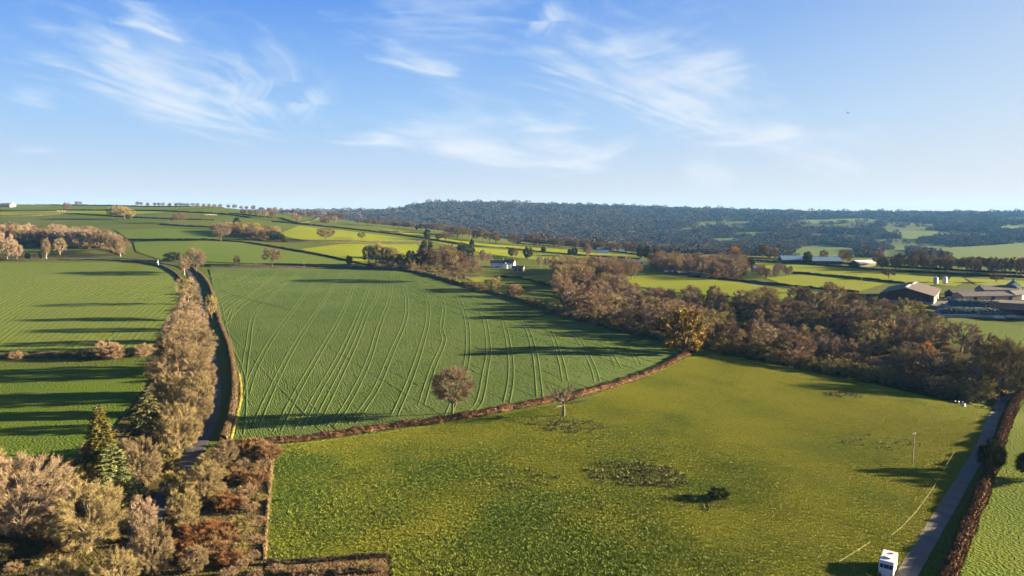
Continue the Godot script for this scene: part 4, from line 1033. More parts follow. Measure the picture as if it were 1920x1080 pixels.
func make_trees() -> void:
	rng.seed = 99
	# single trees that can be told apart
	var single := [
		["field_oak", [Vector3(-17.1, -190.7, 14.6)], "full round bare oak with dark trunk standing in the low rust hedge", 0.95], ["dead", [Vector3(14.6, -187.5, 10.8)], "dead leafless tree with pale trunk in the near pasture beside the low hedge", 1.0], ["golden", [Vector3(73.5, -288.4, 21.6)], "great oak still in golden leaf at the corner of the wheat field", 1.0],
		["field_oak", [Vector3(-327.7, -770.1, 21.6)], "broad brown oak standing alone on the hill hedge left of the long copse", 1.25], ["hill_oak", [Vector3(-222.8, -819, 17.9)], "spreading bare oak on the straight hedge in the bright fields", 1.15], ["hill_oak", [Vector3(-212.4, -603.2, 17.9)], "thick-trunked bare oak by the road above the wheat field", 1.0], ["pale", [Vector3(-239.8, -593.9, 11.1)], "small pale round tree by the road above the wheat field", 0.9], ["slim", [Vector3(-148.2, -620.9, 11.6)], "thin pale sapling on the hedge above the wheat field's right part", 1.2],
		["field_oak", [Vector3(-256.4, -552.9, 21.6)], "big round brown tree at the road junction", 0.85], ["pale", [Vector3(-260.3, -541.1, 16.9)], "pale bare tree in front of the big round tree at the road junction", 0.8], ["bush_dark", [Vector3(-305.5, -616.2, 8.7)], "dark bush behind the trees at the road junction", 1.6],
		["rosy", [Vector3(-446.9, -604.3, 25.5)], "tall rosy bare tree by the road at the picture's left edge", 0.85], ["rosy", [Vector3(-441.3, -608.2, 16.1)], "smaller bare tree beside the tall rosy tree at the left edge", 0.8], ["evergreen", [Vector3(-434.7, -612.4, 6.7)], "small dark evergreen between the trees above the striped crop field", 0.9], ["slim", [Vector3(-421.4, -617.5, 20.2)], "narrow ivy-clad tree above the striped crop field", 0.8], ["pale", [Vector3(-418.2, -631.9, 18.7)], "pale open-crowned tree above the striped crop field", 0.9], ["evergreen", [Vector3(-422.3, -613.9, 9.6)], "dark evergreen at the foot of the narrow ivy-clad tree", 0.8],
		["pale", [Vector3(-368.1, -641.8, 17)], "pale-trunked tree at the lower end of the brown copse by the road", 0.95], ["hill_oak", [Vector3(-374.4, -658.5, 15.4)], "brown tree just behind the pale-trunked tree by the road", 0.9], ["hill_oak", [Vector3(-751.5, -1161.2, 19)], "lone dark-stemmed tree high on the hill under the skyline", 0.75], ["hill_oak", [Vector3(-471.7, -975.6, 16.8)], "round bare tree on the hill hedge below the skyline trees", 1.1], ["hill_oak", [Vector3(-485.7, -982.5, 9.2)], "small round tree beside the round bare tree on the hill hedge", 1.0],
		["hill_oak", [Vector3(-190.9, -868.9, 10.9)], "small dark tree in the bright field left of the farmhouse trees", 1.0], ["evergreen", [Vector3(-49.2, -839.6, 17)], "dark pointed evergreen above the trees left of the white farmhouse", 0.55], ["evergreen", [Vector3(18.7, -796.7, 16.2)], "dense dark round evergreen just right of the white farmhouse", 0.95], ["evergreen", [Vector3(40.7, -883, 10.3)], "small ivy-clad tree on the hedge right of the round evergreen", 0.9], ["evergreen", [Vector3(73.1, -866.1, 10.1)], "left one of two small ivy-clad trees close together on the hedge", 0.8], ["evergreen", [Vector3(78.6, -860.3, 12.8)], "right one of two small ivy-clad trees close together on the hedge", 0.8], ["slim", [Vector3(95.2, -857.7, 18.1)], "narrow brown tree right of the two ivy-clad trees", 1.3],
		["hill_oak", [Vector3(-44, -539.6, 27.8)], "wide bare tree at the top corner of the wheat field before the farmhouse", 0.85], ["bush_olive", [Vector3(-12.9, -496.2, 10.1)], "olive bush in the overgrown hedge below the farmhouse", 1.0], ["bush_brown", [Vector3(1.8, -463.9, 9.1)], "brown bush right of the olive bush in the overgrown hedge", 0.9], ["bush_straw", [Vector3(-89.8, -610, 11.4)], "pale feathery bush at the corner of the wheat field by the road", 0.6],
		["hill_oak", [Vector3(329.5, -595.2, 9.8)], "flat-topped bare tree behind the big barn", 1.3], ["hill_oak", [Vector3(358.3, -565.2, 7.1)], "spreading bare tree behind the feed silos", 1.4], ["hill_oak", [Vector3(404.4, -567.7, 8)], "spreading bare tree at the right end of the bright field", 1.5], ["oak", [Vector3(230.2, -493.2, 8.5)], "olive bare tree beside the road before the bright field", 0.9],
		["amber", [Vector3(177, -287.2, 12.6)], "tree in bright orange leaf at the lower edge of the wood", 0.9], ["golden", [Vector3(170.1, -281.8, 8.8)], "small yellow-leaved tree below the bright orange tree", 0.7], ["evergreen", [Vector3(335.3, -773.6, 15.7)], "dark broad evergreen between the two blue-roofed sheds", 1.0],
		["bush_dark", [Vector3(42.1, -134.1, 2.8)], "dark solitary bramble bush in the middle of the near pasture", 1.25], ["bush_dark", [Vector3(115.3, -158.8, 7.7)], "tall dark bush standing in the reddish hedge by the lane", 0.65], ["bush_dark", [Vector3(121.1, -153.4, 7.2)], "dark bush at the right edge in the field beyond the lane", 0.8],
		["rosy", [Vector3(147.2, -271.6, 9.8)], "rosy bare tree rising from the tall olive hedge below the wood", 0.9], ["slim", [Vector3(152.6, -264.2, 8.3)], "thin grey bare tree in the tall olive hedge below the wood", 1.3], ["rosy", [Vector3(172.8, -251, 12.9)], "bare greyish tree near the right end of the tall olive hedge", 0.7],
		["great_olive", [Vector3(187.3, -248.2, 23.2)], "tall bare tree by the farm lane at the right edge", 0.75], ["great_olive", [Vector3(191.2, -264.1, 18.6)], "bare tree at the right end of the wood, left of the lane", 0.8],
		["great_rosy", [Vector3(-86.4, -114.8, 15.7)], "huge rounded tree with reddish bare twigs at the bottom left", 1.0], ["great_olive", [Vector3(-71.2, -109.9, 12.9)], "rounded olive bare tree right of the huge reddish tree", 0.8], ["cypress", [Vector3(-87.2, -140.4, 17.3)], "tall dark narrow conifer beside the shaded meadow", 1.2], ["cedar", [Vector3(-77.6, -128.2, 13)], "light green layered conifer in front of the narrow dark conifer", 1.15], ["spruce", [Vector3(-84.6, -154.4, 17.8)], "broad tiered conifer right of the narrow dark conifer", 1.1], ["great_straw", [Vector3(-77.4, -136.7, 11.5)], "golden-brown bare tree with bright trunk in front of the tiered conifer", 0.75], ["great_straw", [Vector3(-78.3, -155.1, 14.3)], "bare tree with ochre twigs right of the tiered conifer, by the road", 0.7],
		["great_straw", [Vector3(-103.9, -209.7, 19.6)], "pale bare tree by the road behind the tiered conifer", 0.9], ["great_straw", [Vector3(-117, -241.8, 19.8)], "straw-coloured bushy tree by the road level with the dark hedge's end", 0.95], ["great_rosy", [Vector3(-138.1, -285.5, 17.8)], "rosy-tipped bare tree by the road at the lower end of the striped field", 0.9], ["great_olive", [Vector3(-98.3, -192.3, 12.8)], "pale tree at the meadow corner by the road", 0.75], ["great_straw", [Vector3(-90.2, -192.5, 13.5)], "ochre tree overhanging the shaded road beside the wheat field", 0.6],
		["tinged", [Vector3(-199.2, -414.9, 17.8)], "olive-gold tree by the road bend below the junction", 1.0], ["pale", [Vector3(-173.3, -364.8, 17.7)], "pale round tree by the road below the olive-gold tree", 1.0], ["olive", [Vector3(-160.8, -361.9, 14.1)], "small tree leaning over the trimmed hedge by the wheat field", 0.6],
		["great_straw", [Vector3(-61.1, -130.8, 8.7)], "straw-brown bush-like tree on the roadside bank above the bracken", 0.95], ["great_straw", [Vector3(-64.7, -148.3, 7.2)], "feathery pale thicket at the lower end of the trimmed hedge", 0.9], ["great_olive", [Vector3(-60.2, -120, 7.5)], "ochre-tipped thicket beside the road's lower bend", 0.8], ["rosy", [Vector3(-64.8, -114.8, 8.1)], "spindly grey bare tree between the olive tree and the road", 0.7], ["great_straw", [Vector3(-56.3, -101.4, 9.5)], "pale straw-twigged tree at the bottom edge left of the bracken", 0.75], ["great_olive", [Vector3(-67, -95.4, 7.1)], "olive bare tree cut by the bottom edge at the left", 0.8], ["great_straw", [Vector3(-58.3, -94.7, 8.5)], "golden-tipped bare tree cut by the bottom edge", 0.8], ["great_straw", [Vector3(-50.4, -103, 4.8)], "straw thicket beside the lower bracken patch", 0.9], ["bush_olive", [Vector3(-87.7, -133.4, 6.2)], "dark olive bush under the conifers beside the meadow", 1.0], ["bush_olive", [Vector3(-68.2, -133.4, 5.2)], "shaded bush under the ochre tree by the road", 0.9], ["great_olive", [Vector3(-104.5, -125.9, 14.7)], "tall bare tree mostly out of the picture at the bottom left", 1.0]]
	for s in single:
		var p: Vector3 = s[1][0]
		plant(s[0], p.x, p.y, p.z, s[2], "", s[3])
	row([Vector3(-144.2, -303.5, 16.6), Vector3(-117.5, -250.4, 14.9), Vector3(-99.3, -214.3, 12), Vector3(-160.4, -333.7, 15.1), Vector3(-85.8, -179.9, 11.5)], ["great_straw", "great_rosy"], "bare tree overhanging the left road", "trees overhanging the left road", 0.8, [[Vector2(-160.4, -333.7), "below the pale round tree"], [Vector2(-144.2, -303.5), "level with the striped field's corner"], [Vector2(-117.5, -250.4), "level with the dark hedge"], [Vector2(-99.3, -214.3), "level with the meadow"], [Vector2(-85.8, -179.9), "behind the tiered conifer"]])
	# the brown copse on the left of the hill
	stand([Vector2(-613.1, -771.5), Vector2(-584.4, -781.5), Vector2(-528.2, -770.3), Vector2(-481.5, -762.9), Vector2(-441.5, -740.2), Vector2(-412.1, -709), Vector2(-376.1, -665.3), Vector2(-374, -651.5), Vector2(-403.7, -685.1), Vector2(-421.3, -692.2), Vector2(-461.6, -704.5), Vector2(-496.8, -707.7), Vector2(-559.7, -703.4)], 10.5, ["hill_tree", "hill_oak", "rosy", "russet"], 15.0, 20.0, {"": "bare brown tree of the left hill copse", "rosy": "rosy bare tree of the left hill copse", "russet": "reddish bare tree of the left hill copse"}, "trees of the left hill copse", 1.0, [[Vector2(-572.7, -734.6), "at its left end"], [Vector2(-533.7, -736.1), "by the tall rosy tree"], [Vector2(-497.8, -733.9), "by the ivy-clad tree"], [Vector2(-458.8, -726.4), "right of its middle"], [Vector2(-398.6, -685.5), "by the road"]])
	# the long copse up the middle of the hill
	stand([Vector2(-357.8, -884), Vector2(-346, -907.4), Vector2(-312.6, -873), Vector2(-281.2, -829.7), Vector2(-269, -798.8), Vector2(-281.1, -792.7), Vector2(-309, -809.4), Vector2(-334.1, -825), Vector2(-360.8, -866.4)], 9.0, ["hill_oak", "olive", "hill_oak", "hill_tree"], 11.0, 15.0, {"": "bare tree of the long hill copse", "olive": "olive bare tree of the long hill copse", "russet": "reddish bare tree of the long hill copse"}, "trees of the long hill copse", 1.0, [[Vector2(-355.1, -869), "at its left end"], [Vector2(-322, -852.6), "in its middle"], [Vector2(-278.4, -812), "at its right end"]])
	for t in [Vector3(-271.6, -797.4, 11.2), Vector3(-265.7, -794.6, 8.7), Vector3(-277.4, -794.5, 12.4), Vector3(-360.4, -899.4, 18.3)]:
		plant("evergreen", t.x, t.y, t.z, "dark ivy-green tree at the end of the long hill copse", "dark trees of the long hill copse", 0.9)
	for t in [Vector3(-613.9, -1053.9, 19.7), Vector3(-597.6, -1042.5, 22.8), Vector3(-594.1, -1053.6, 20.6), Vector3(-577.7, -1041.7, 16.3)]:
		plant("olive", t.x, t.y, t.z, "pale bare tree in the small clump high on the hill", "trees of the small high clump", 1.0)
	plant("evergreen", Vector2(-576.3, -1030.4).x, Vector2(-576.3, -1030.4).y, 9.0, "dark evergreen in the small clump high on the hill", "", 1.0)
	row([Vector3(-859.5, -1357.4, 8.5), Vector3(-858.9, -1368.2, 7.5), Vector3(-716.5, -1316.7, 9.3), Vector3(-709.9, -1317.8, 7.2), Vector3(-687.3, -1298.1, 8.1), Vector3(-675.1, -1299.9, 6.1), Vector3(-667.6, -1301, 7.1), Vector3(-660.1, -1302.1, 8.1), Vector3(-639.6, -1285, 7), Vector3(-628, -1285.9, 6), Vector3(-620.5, -1286.9, 9), Vector3(-614.1, -1288.1, 6), Vector3(-607.9, -1289.8, 6), Vector3(-599.6, -1293.5, 7.1), Vector3(-593, -1298.6, 6.1), Vector3(-576.1, -1285.5, 8), Vector3(-570.1, -1294.5, 6.1), Vector3(-556.3, -1285.8, 7), Vector3(-552, -1301.4, 8.1), Vector3(-538.6, -1305.7, 8.2), Vector3(-527, -1307, 10.2), Vector3(-528.4, -1341.2, 7.3), Vector3(-518, -1341.2, 8.4), Vector3(-504.5, -1341.2, 11.5), Vector3(-489, -1341.2, 9.4)], ["hill_oak", "hill_tree", "hill_tree"], "small bare tree on the hill's skyline", "trees along the hill's skyline", 1.1, [[Vector2(-814.4, -1290.6), "far left by the lone tree"], [Vector2(-692.8, -1280.4), "at the row's left end"], [Vector2(-649.3, -1268.9), "left of the row's middle"], [Vector2(-599.5, -1257.2), "in the row's middle"], [Vector2(-560.9, -1258.1), "right of the row's middle"], [Vector2(-525, -1265.2), "near the row's right end"], [Vector2(-477.8, -1282.9), "at the row's right end"]], 8.0)
	row([Vector3(-449, -1271.6, 11.9), Vector3(-447.6, -1299, 13.2), Vector3(-438.5, -1307.8, 12.3), Vector3(-428.7, -1309, 11.2), Vector3(-406.3, -1276.6, 13), Vector3(-443.6, -1166.1, 12.7), Vector3(-432.5, -1165.5, 11.8), Vector3(-456.2, -1166, 11.8), Vector3(-416.3, -1158, 12.7), Vector3(-396.8, -1140.4, 14.2), Vector3(-396, -1275.1, 11.9), Vector3(-385.7, -1276.9, 12), Vector3(-375.7, -1283.3, 13), Vector3(-366.9, -1294.5, 14.1), Vector3(-925.1, -3374.7, 39.5), Vector3(-338.2, -1273, 13.9), Vector3(-329.1, -1283.8, 15), Vector3(-320.2, -1288.1, 14.1), Vector3(-762.5, -3186.2, 34.8), Vector3(-358, -1132.1, 15), Vector3(-345.6, -1111.8, 13), Vector3(-302.8, -1097, 13.7), Vector3(-288, -1064.3, 15), Vector3(-300.1, -1162.9, 12.7)], ["hill_oak", "hill_tree", "hill_oak", "rosy"], "bare tree on the hill's right shoulder", "trees on the hill's right shoulder", 1.0, [[Vector2(-442.9, -1152.4), "at its upper left end"], [Vector2(-432, -1250.9), "left of its middle"], [Vector2(-379.6, -1222.2), "in its middle"], [Vector2(-296, -1087.7), "standing below the belt"], [Vector2(-356.5, -1275.3), "right of its middle"], [Vector2(-310.7, -1269.7), "at its right end"]], 0.0)
	row([Vector3(-262.3, -1167.3, 9.1), Vector3(-240.7, -1146.3, 13.4), Vector3(-236, -1158.6, 13.6), Vector3(-227, -1158.2, 13.6), Vector3(-218.9, -1183, 11.1), Vector3(-202.9, -1175.1, 14.7), Vector3(-193.7, -1174.3, 11.9), Vector3(-181.8, -1180.1, 13.8), Vector3(-172.3, -1178.3, 12.9), Vector3(-154.6, -1169, 13.7), Vector3(-145, -1164.6, 14.5), Vector3(-131.6, -1166, 16.4), Vector3(-118.3, -1134.3, 15.9), Vector3(-102, -1073.6, 15.1), Vector3(-90, -1013.2, 19), Vector3(-79.9, -1005.7, 20.4), Vector3(-74.4, -1038.2, 17.8), Vector3(-65.7, -1054.3, 16.5), Vector3(-52.4, -1003, 18.8), Vector3(-43.1, -1005.9, 20.4), Vector3(-32.4, -988.5, 18.5), Vector3(-23.2, -990.7, 18.6), Vector3(-101.1, -940.2, 11.7), Vector3(-91, -941, 14.7), Vector3(1.5, -981.2, 18.4), Vector3(7.7, -988.8, 17), Vector3(32.7, -996.7, 21.8), Vector3(40.3, -994.4, 15.5), Vector3(60.6, -995.8, 17.1), Vector3(68.2, -993.2, 17.1), Vector3(80.4, -1009.9, 18.9), Vector3(95.3, -1017.2, 17.5), Vector3(106.5, -1003, 17.2), Vector3(121.9, -1007.1, 15.7), Vector3(133.3, -1004.3, 17.2), Vector3(142.5, -981.2, 15.3), Vector3(154.9, -991.9, 15.5), Vector3(162.9, -965.6, 18.1), Vector3(171.7, -956.1, 14.9)], ["hill_oak", "hill_tree", "hill_oak", "hill_oak"], "bare oak in the long ridge row", "oaks along the ridge behind the farmhouse", 1.05, [[Vector2(-246.5, -1132.3), "at its left end"], [Vector2(-207.7, -1161.1), "near its left end"], [Vector2(-158, -1160.4), "left of the farmhouse evergreens"], [Vector2(-94.2, -1007.5), "above the farmhouse evergreens"], [Vector2(-46.3, -990), "straight above the farmhouse"], [Vector2(3.8, -984), "just right of the farmhouse"], [Vector2(38.7, -992.5), "above the round evergreen"], [Vector2(78.6, -1007.4), "above the two ivy-clad trees"], [Vector2(121.9, -1007.1), "right of the narrow brown tree"], [Vector2(166.3, -967.9), "at its right end"]], 0.0)
	row([Vector3(-160, -1155.3, 10.8), Vector3(-114.9, -927.2, 17.4), Vector3(158.5, -844.8, 19.8), Vector3(164.9, -830.3, 19.4), Vector3(172.2, -815.8, 16.6)], ["evergreen"], "dark evergreen in the ridge row", "dark trees of the ridge row", 0.8, [[Vector2(-160, -1155.3), "near its left end"], [Vector2(-114.9, -927.2), "left of the farmhouse, tall"], [Vector2(158.5, -844.8), "left of three at its right end"], [Vector2(164.9, -830.3), "middle of three at its right end"], [Vector2(172.2, -815.8), "right of three at its right end"]], 0.0)
	# trees about the farmhouse
	row([Vector3(-132.2, -630.2, 22.6), Vector3(-125.9, -628.4, 24.5), Vector3(-119.6, -626.4, 23.5), Vector3(-114.1, -628.5, 22.6), Vector3(-108.8, -626, 20.5)], ["olive"], "feathery bare tree by the road", "feathery trees left of the farmhouse", 0.75, [[Vector2(-132.2, -630.2), "first of five from the left"], [Vector2(-125.9, -628.4), "second of five"], [Vector2(-119.6, -626.4), "third of five"], [Vector2(-114.1, -628.5), "fourth of five"], [Vector2(-108.8, -626), "last of five, nearest the farmhouse"]], 0.0)
	row([Vector3(-96, -645.8, 16.1), Vector3(-87.4, -698.5, 24), Vector3(-90.2, -633.2, 12.9), Vector3(-51.6, -716.5, 23.5), Vector3(-45.1, -720.5, 21.4), Vector3(-32.4, -752.6, 12.9), Vector3(-1.3, -816.6, 11.5)], ["evergreen"], "dark evergreen left of the farmhouse", "evergreens left of the farmhouse", 0.85, [[Vector2(-92.8, -637.1), "by the road corner"], [Vector2(-87.4, -698.5), "the tallest of them"], [Vector2(-51.6, -716.5), "under the dark pointed one"], [Vector2(-45.1, -720.5), "right of the dark pointed one"], [Vector2(-32.4, -752.6), "close to the house"], [Vector2(-1.3, -816.6), "behind the house"]], 0.0)
	row([Vector3(-100.3, -615.6, 16.3), Vector3(-82.7, -621.6, 20.4), Vector3(-75.7, -619.8, 22.3), Vector3(-70.1, -617.7, 21.2), Vector3(-63.4, -632.1, 24.7), Vector3(-54.9, -626.1, 20.5), Vector3(-33.9, -636.6, 12.9), Vector3(-61.9, -669.9, 23), Vector3(-30.8, -715.8, 14.5), Vector3(-25.7, -731.5, 12.6), Vector3(3.8, -807.5, 12.6), Vector3(29.1, -716, 12.3), Vector3(36.4, -705.2, 12.1), Vector3(-37.5, -685.1, 15)], ["hill_tree", "rosy", "olive", "hill_oak"], "bare garden tree by the farmhouse", "garden trees round the farmhouse", 0.85, [[Vector2(-98.9, -616.1), "at the road corner"], [Vector2(-75.3, -620), "left of the wide bare tree"], [Vector2(-57.3, -635.9), "behind the wide bare tree"], [Vector2(-31.7, -675.2), "close left of the house"], [Vector2(6.2, -796.7), "behind the house"], [Vector2(31.9, -703.7), "right of the house"]], 0.0)
	# the wood
	var wood := {"": "leafless brown tree in the valley wood", "rosy": "rosy leafless tree in the valley wood", "olive": "olive mossy tree in the valley wood", "tinged": "gold-tinged oak in the valley wood", "evergreen": "dark evergreen in the valley wood", "pale": "pale ash in the valley wood", "russet": "reddish leafless tree in the valley wood"}
	var marks := [[Vector2(36.2, -399.6), "at its left tip"], [Vector2(62.1, -341.3), "left of the golden oak"], [Vector2(83.8, -320.6), "close behind the golden oak"], [Vector2(69, -516.7), "nearest the farmhouse"], [Vector2(96.2, -470), "amid its left half"], [Vector2(124.7, -416.1), "well above the golden oak"], [Vector2(117.3, -314.6), "right of the golden oak"], [Vector2(149.8, -387.4), "below the bright fields"], [Vector2(185.1, -391.3), "left of the barn"], [Vector2(153.2, -321.9), "above the tall hedge"], [Vector2(199.2, -360.3), "in front of the barn"], [Vector2(167.2, -292.1), "beside the bright orange tree"], [Vector2(199.2, -314.1), "by the shaded field"], [Vector2(187, -266.5), "by the lane"]]
	var a := stand([Vector2(34.8, -520.7), Vector2(33.3, -423.2), Vector2(34.2, -376.7), Vector2(51.8, -344.9), Vector2(71.2, -321.1), Vector2(85.1, -315.8), Vector2(91.9, -304.9), Vector2(109.1, -373.1), Vector2(118.1, -428.2), Vector2(118.3, -455.4), Vector2(93.8, -496.8), Vector2(74.7, -528.5), Vector2(62.5, -569)], 10.8, ["oak", "rosy", "russet", "olive", "oak", "tinged", "rosy", "pale"], 9.0, 16.0, wood, "trees of the valley wood", 1.25, marks)
	a += stand([Vector2(118.3, -455.4), Vector2(118.1, -428.2), Vector2(109.1, -373.1), Vector2(93.3, -305.5), Vector2(123.7, -288.1), Vector2(151, -278.9), Vector2(167.8, -256.3), Vector2(187.7, -261.4), Vector2(198.1, -279.9), Vector2(205, -307.8), Vector2(212, -343.8), Vector2(212.3, -368.3), Vector2(207.6, -387.1), Vector2(195, -412.6), Vector2(167, -432.8)], 10.6, ["oak", "olive", "pale", "tinged", "oak", "rosy", "olive", "tinged", "pale", "oak", "rosy"], 8.5, 16.0, wood, "trees of the valley wood", 1.2, marks)
	a += stand([Vector2(41.9, -668.5), Vector2(82, -698.6), Vector2(113.1, -656.3), Vector2(114.8, -610.3), Vector2(92.9, -563.7), Vector2(62.5, -569), Vector2(35.8, -537.1)], 10.5, ["oak", "olive", "russet", "oak"], 13.0, 17.0, {"": "brown tree of the farmhouse grove", "olive": "olive tree of the farmhouse grove", "russet": "reddish tree of the farmhouse grove"}, "trees of the farmhouse grove", 1.0, [[Vector2(42.5, -602.1), "at its left end"], [Vector2(76.6, -651.6), "in its middle"], [Vector2(107, -620.3), "at its right end"]])
	a += stand([Vector2(162.7, -799.9), Vector2(198.5, -768.9), Vector2(243, -722), Vector2(231.5, -671.6), Vector2(193.4, -587.1), Vector2(169.8, -637.1), Vector2(145, -685.8)], 11.0, ["russet", "oak", "rosy", "russet", "tinged"], 12.0, 17.0, {"": "brown tree in the roadside belt", "rosy": "rosy tree in the roadside belt", "tinged": "golden-tinged oak in the roadside belt", "russet": "reddish-brown tree in the roadside belt"}, "trees of the roadside belt", 1.0, [[Vector2(159.8, -742.4), "near the long blue shed"], [Vector2(177.1, -685.4), "behind the parked vans"], [Vector2(196.8, -661.2), "in its middle"], [Vector2(222.6, -660.7), "near the cottage"]])
	a += stand([Vector2(230.2, -638.7), Vector2(262.5, -670.4), Vector2(267.5, -646.6), Vector2(242.5, -606.5), Vector2(220.3, -597.7)], 8.0, ["rosy", "slim"], 8.0, 11.0, {"": "rosy tree in front of the dark-roofed cottage", "slim": "slender tree in front of the dark-roofed cottage"}, "trees by the cottage", 1.0, [[Vector2(228.6, -617.8), "at the left end of the clump"], [Vector2(259, -641.7), "at the right end of the clump"]])
	a += stand([Vector2(369.8, -694.6), Vector2(394.7, -681.1), Vector2(412.8, -658.6), Vector2(434.4, -637.2), Vector2(470.1, -618.3), Vector2(498, -655.3), Vector2(442, -705.8), Vector2(396.5, -734.3)], 12.0, ["hill_oak", "hill_tree", "rosy"], 13.0, 18.0, {"": "bare tree in the belt behind the bright field", "rosy": "rosy tree in the belt behind the bright field", "russet": "reddish tree in the belt behind the bright field"}, "trees behind the bright field", 1.0, [[Vector2(387.2, -706.5), "at its left end"], [Vector2(412.4, -675.1), "above the feed silos"], [Vector2(436.3, -647.6), "left of its right end"], [Vector2(472.8, -628.5), "at its right end"]])
	row([Vector3(287.8, -880.8, 20.6), Vector3(293.1, -856.2, 14.7), Vector3(310.6, -845.4, 21.1), Vector3(313.8, -836.2, 18.3), Vector3(321.7, -836.3, 15.7), Vector3(368.1, -804.5, 16.3), Vector3(385.8, -795.6, 17.4), Vector3(387.5, -786.5, 14.7), Vector3(394.3, -734.5, 18.3), Vector3(419.5, -705.2, 22), Vector3(425.7, -692.6, 17.3)], ["hill_oak", "hill_tree", "rosy"], "bare tree in the shed row", "trees by the blue-roofed sheds", 0.95, [[Vector2(288.3, -867.9), "beside the orange-leaved tree"], [Vector2(313.8, -836.2), "left of the sheds"], [Vector2(368.1, -804.5), "behind the right shed"], [Vector2(384.5, -786.6), "right of the silo"], [Vector2(394.3, -734.5), "right of the whitish shed"], [Vector2(422.4, -698.8), "above the feed silos"]], 0.0)
	plant("amber", Vector2(272.6, -838.2).x, Vector2(272.6, -838.2).y, 18.0, "orange-leaved tree above the roadside belt", "", 1.2)
	plant("evergreen", Vector2(246.1, -701.8).x, Vector2(246.1, -701.8).y, 13.0, "dark evergreen at the right end of the roadside belt", "", 1.0)
	print("wood ", a)
	# bushes along the overgrown hedge and the tall hedge
	row([Vector3(13.2, -419, 5.2), Vector3(19.3, -408.2, 5.7), Vector3(24.7, -391.5, 6.1), Vector3(29.4, -380, 5.3), Vector3(36.5, -369.5, 6.3), Vector3(40.1, -362.8, 5.1), Vector3(44.7, -353.3, 5.5), Vector3(51.3, -341.7, 5.9), Vector3(56.8, -333.9, 6.3), Vector3(62.8, -324.1, 6.1), Vector3(-22.9, -486, 7.6), Vector3(-31.4, -500, 7)], ["bush_straw", "bush_brown", "bush_olive"], "wild bush in the overgrown hedge", "bushes of the overgrown hedge", 1.1, [[Vector2(-27.2, -494.4), "above the olive bush"], [Vector2(16.3, -414.7), "right of the brown bush"], [Vector2(27.4, -385.7), "at the wood's left tip"], [Vector2(40.1, -362.8), "left of its middle"], [Vector2(51.3, -341.7), "in its lower part"], [Vector2(62, -326.7), "near the golden oak"]], 0.0)
	row([Vector3(91.7, -296.5, 6.9), Vector3(98.7, -292.6, 6.4), Vector3(105.6, -289.1, 7.7), Vector3(109.9, -282.3, 7.1), Vector3(116.8, -277, 7.8), Vector3(121.7, -273.2, 6.4), Vector3(128.2, -270.6, 7.6), Vector3(134.7, -268.4, 7.1), Vector3(139.4, -263, 7), Vector3(145.5, -260.7, 6.9), Vector3(149.7, -255.2, 7.2), Vector3(153.5, -249.7, 7), Vector3(157.1, -244.2, 7.6), Vector3(162, -241.2, 7.5), Vector3(167.9, -241.3, 8.3)], ["bush_straw", "bush_olive", "bush_olive", "bush_brown"], "rounded bush in the tall olive hedge", "bushes of the tall hedge", 1.15, [[Vector2(94.6, -294.2), "by the golden oak"], [Vector2(108.2, -283.7), "left of its middle"], [Vector2(125.7, -272.3), "in its middle"], [Vector2(141.7, -261.4), "below the rosy tree"], [Vector2(153.1, -252.2), "below the orange tree"], [Vector2(165, -241.4), "near the lane"]], 0.0)
	for t in [Vector3(-161.4, -267.4, 6.7), Vector3(-157.6, -266.4, 5.4), Vector3(-169.9, -267.4, 4.2), Vector3(-148.7, -271.5, 5.1), Vector3(-196.1, -265.4, 3.3)]:
		plant("bush_brown", t.x, t.y, t.z, "rounded brown bush in the dark hedge below the striped crop field", "bushes of the dark hedge", 1.3)
	# bramble and bracken on the rough ground
	row([Vector3(-62.7, -158.8, 3.2), Vector3(-60.5, -159.5, 3), Vector3(-57, -155.1, 2.9), Vector3(-55.7, -148.2, 2.5), Vector3(-54.6, -140.4, 2.6), Vector3(-53.9, -133.4, 2.5), Vector3(-53.2, -128.2, 2.2), Vector3(-54.8, -127, 2.4), Vector3(-57.4, -129.5, 2.2), Vector3(-60.5, -148.3, 2.3), Vector3(-59.8, -141.9, 2.4)], ["bramble", "bramble", "bush_brown"], "rust-brown bracken clump in the rough corner", "bracken in the rough corner", 1.2, [[Vector2(-62.7, -158.8), "under the low hedge's left end"], [Vector2(-58.9, -158), "at the straw strip's top"], [Vector2(-55.6, -148.2), "beside the straw strip"], [Vector2(-60.1, -145.7), "left of the others"], [Vector2(-54.1, -136.7), "lower, in the middle"], [Vector2(-54.9, -127.7), "at its lower end"]], 0.0)
	row([Vector3(-53, -115.8, 2.7), Vector3(-54.8, -113.8, 3), Vector3(-49.9, -112.9, 2.3), Vector3(-50.6, -108.2, 2.7), Vector3(-52.8, -107.3, 2.5), Vector3(-46, -105.6, 2), Vector3(-55.9, -110.9, 2.1)], ["bramble"], "orange-brown bracken clump near the bottom", "bracken at the bottom", 1.2, [[Vector2(-53, -115.8), "topmost of its patch"], [Vector2(-55.4, -113.2), "left in its patch"], [Vector2(-49.7, -112.5), "right in its patch"], [Vector2(-50.6, -108.2), "in the patch's middle"], [Vector2(-52.8, -107.3), "lowest on the left"], [Vector2(-46, -105.6), "lowest on the right"]], 0.0)
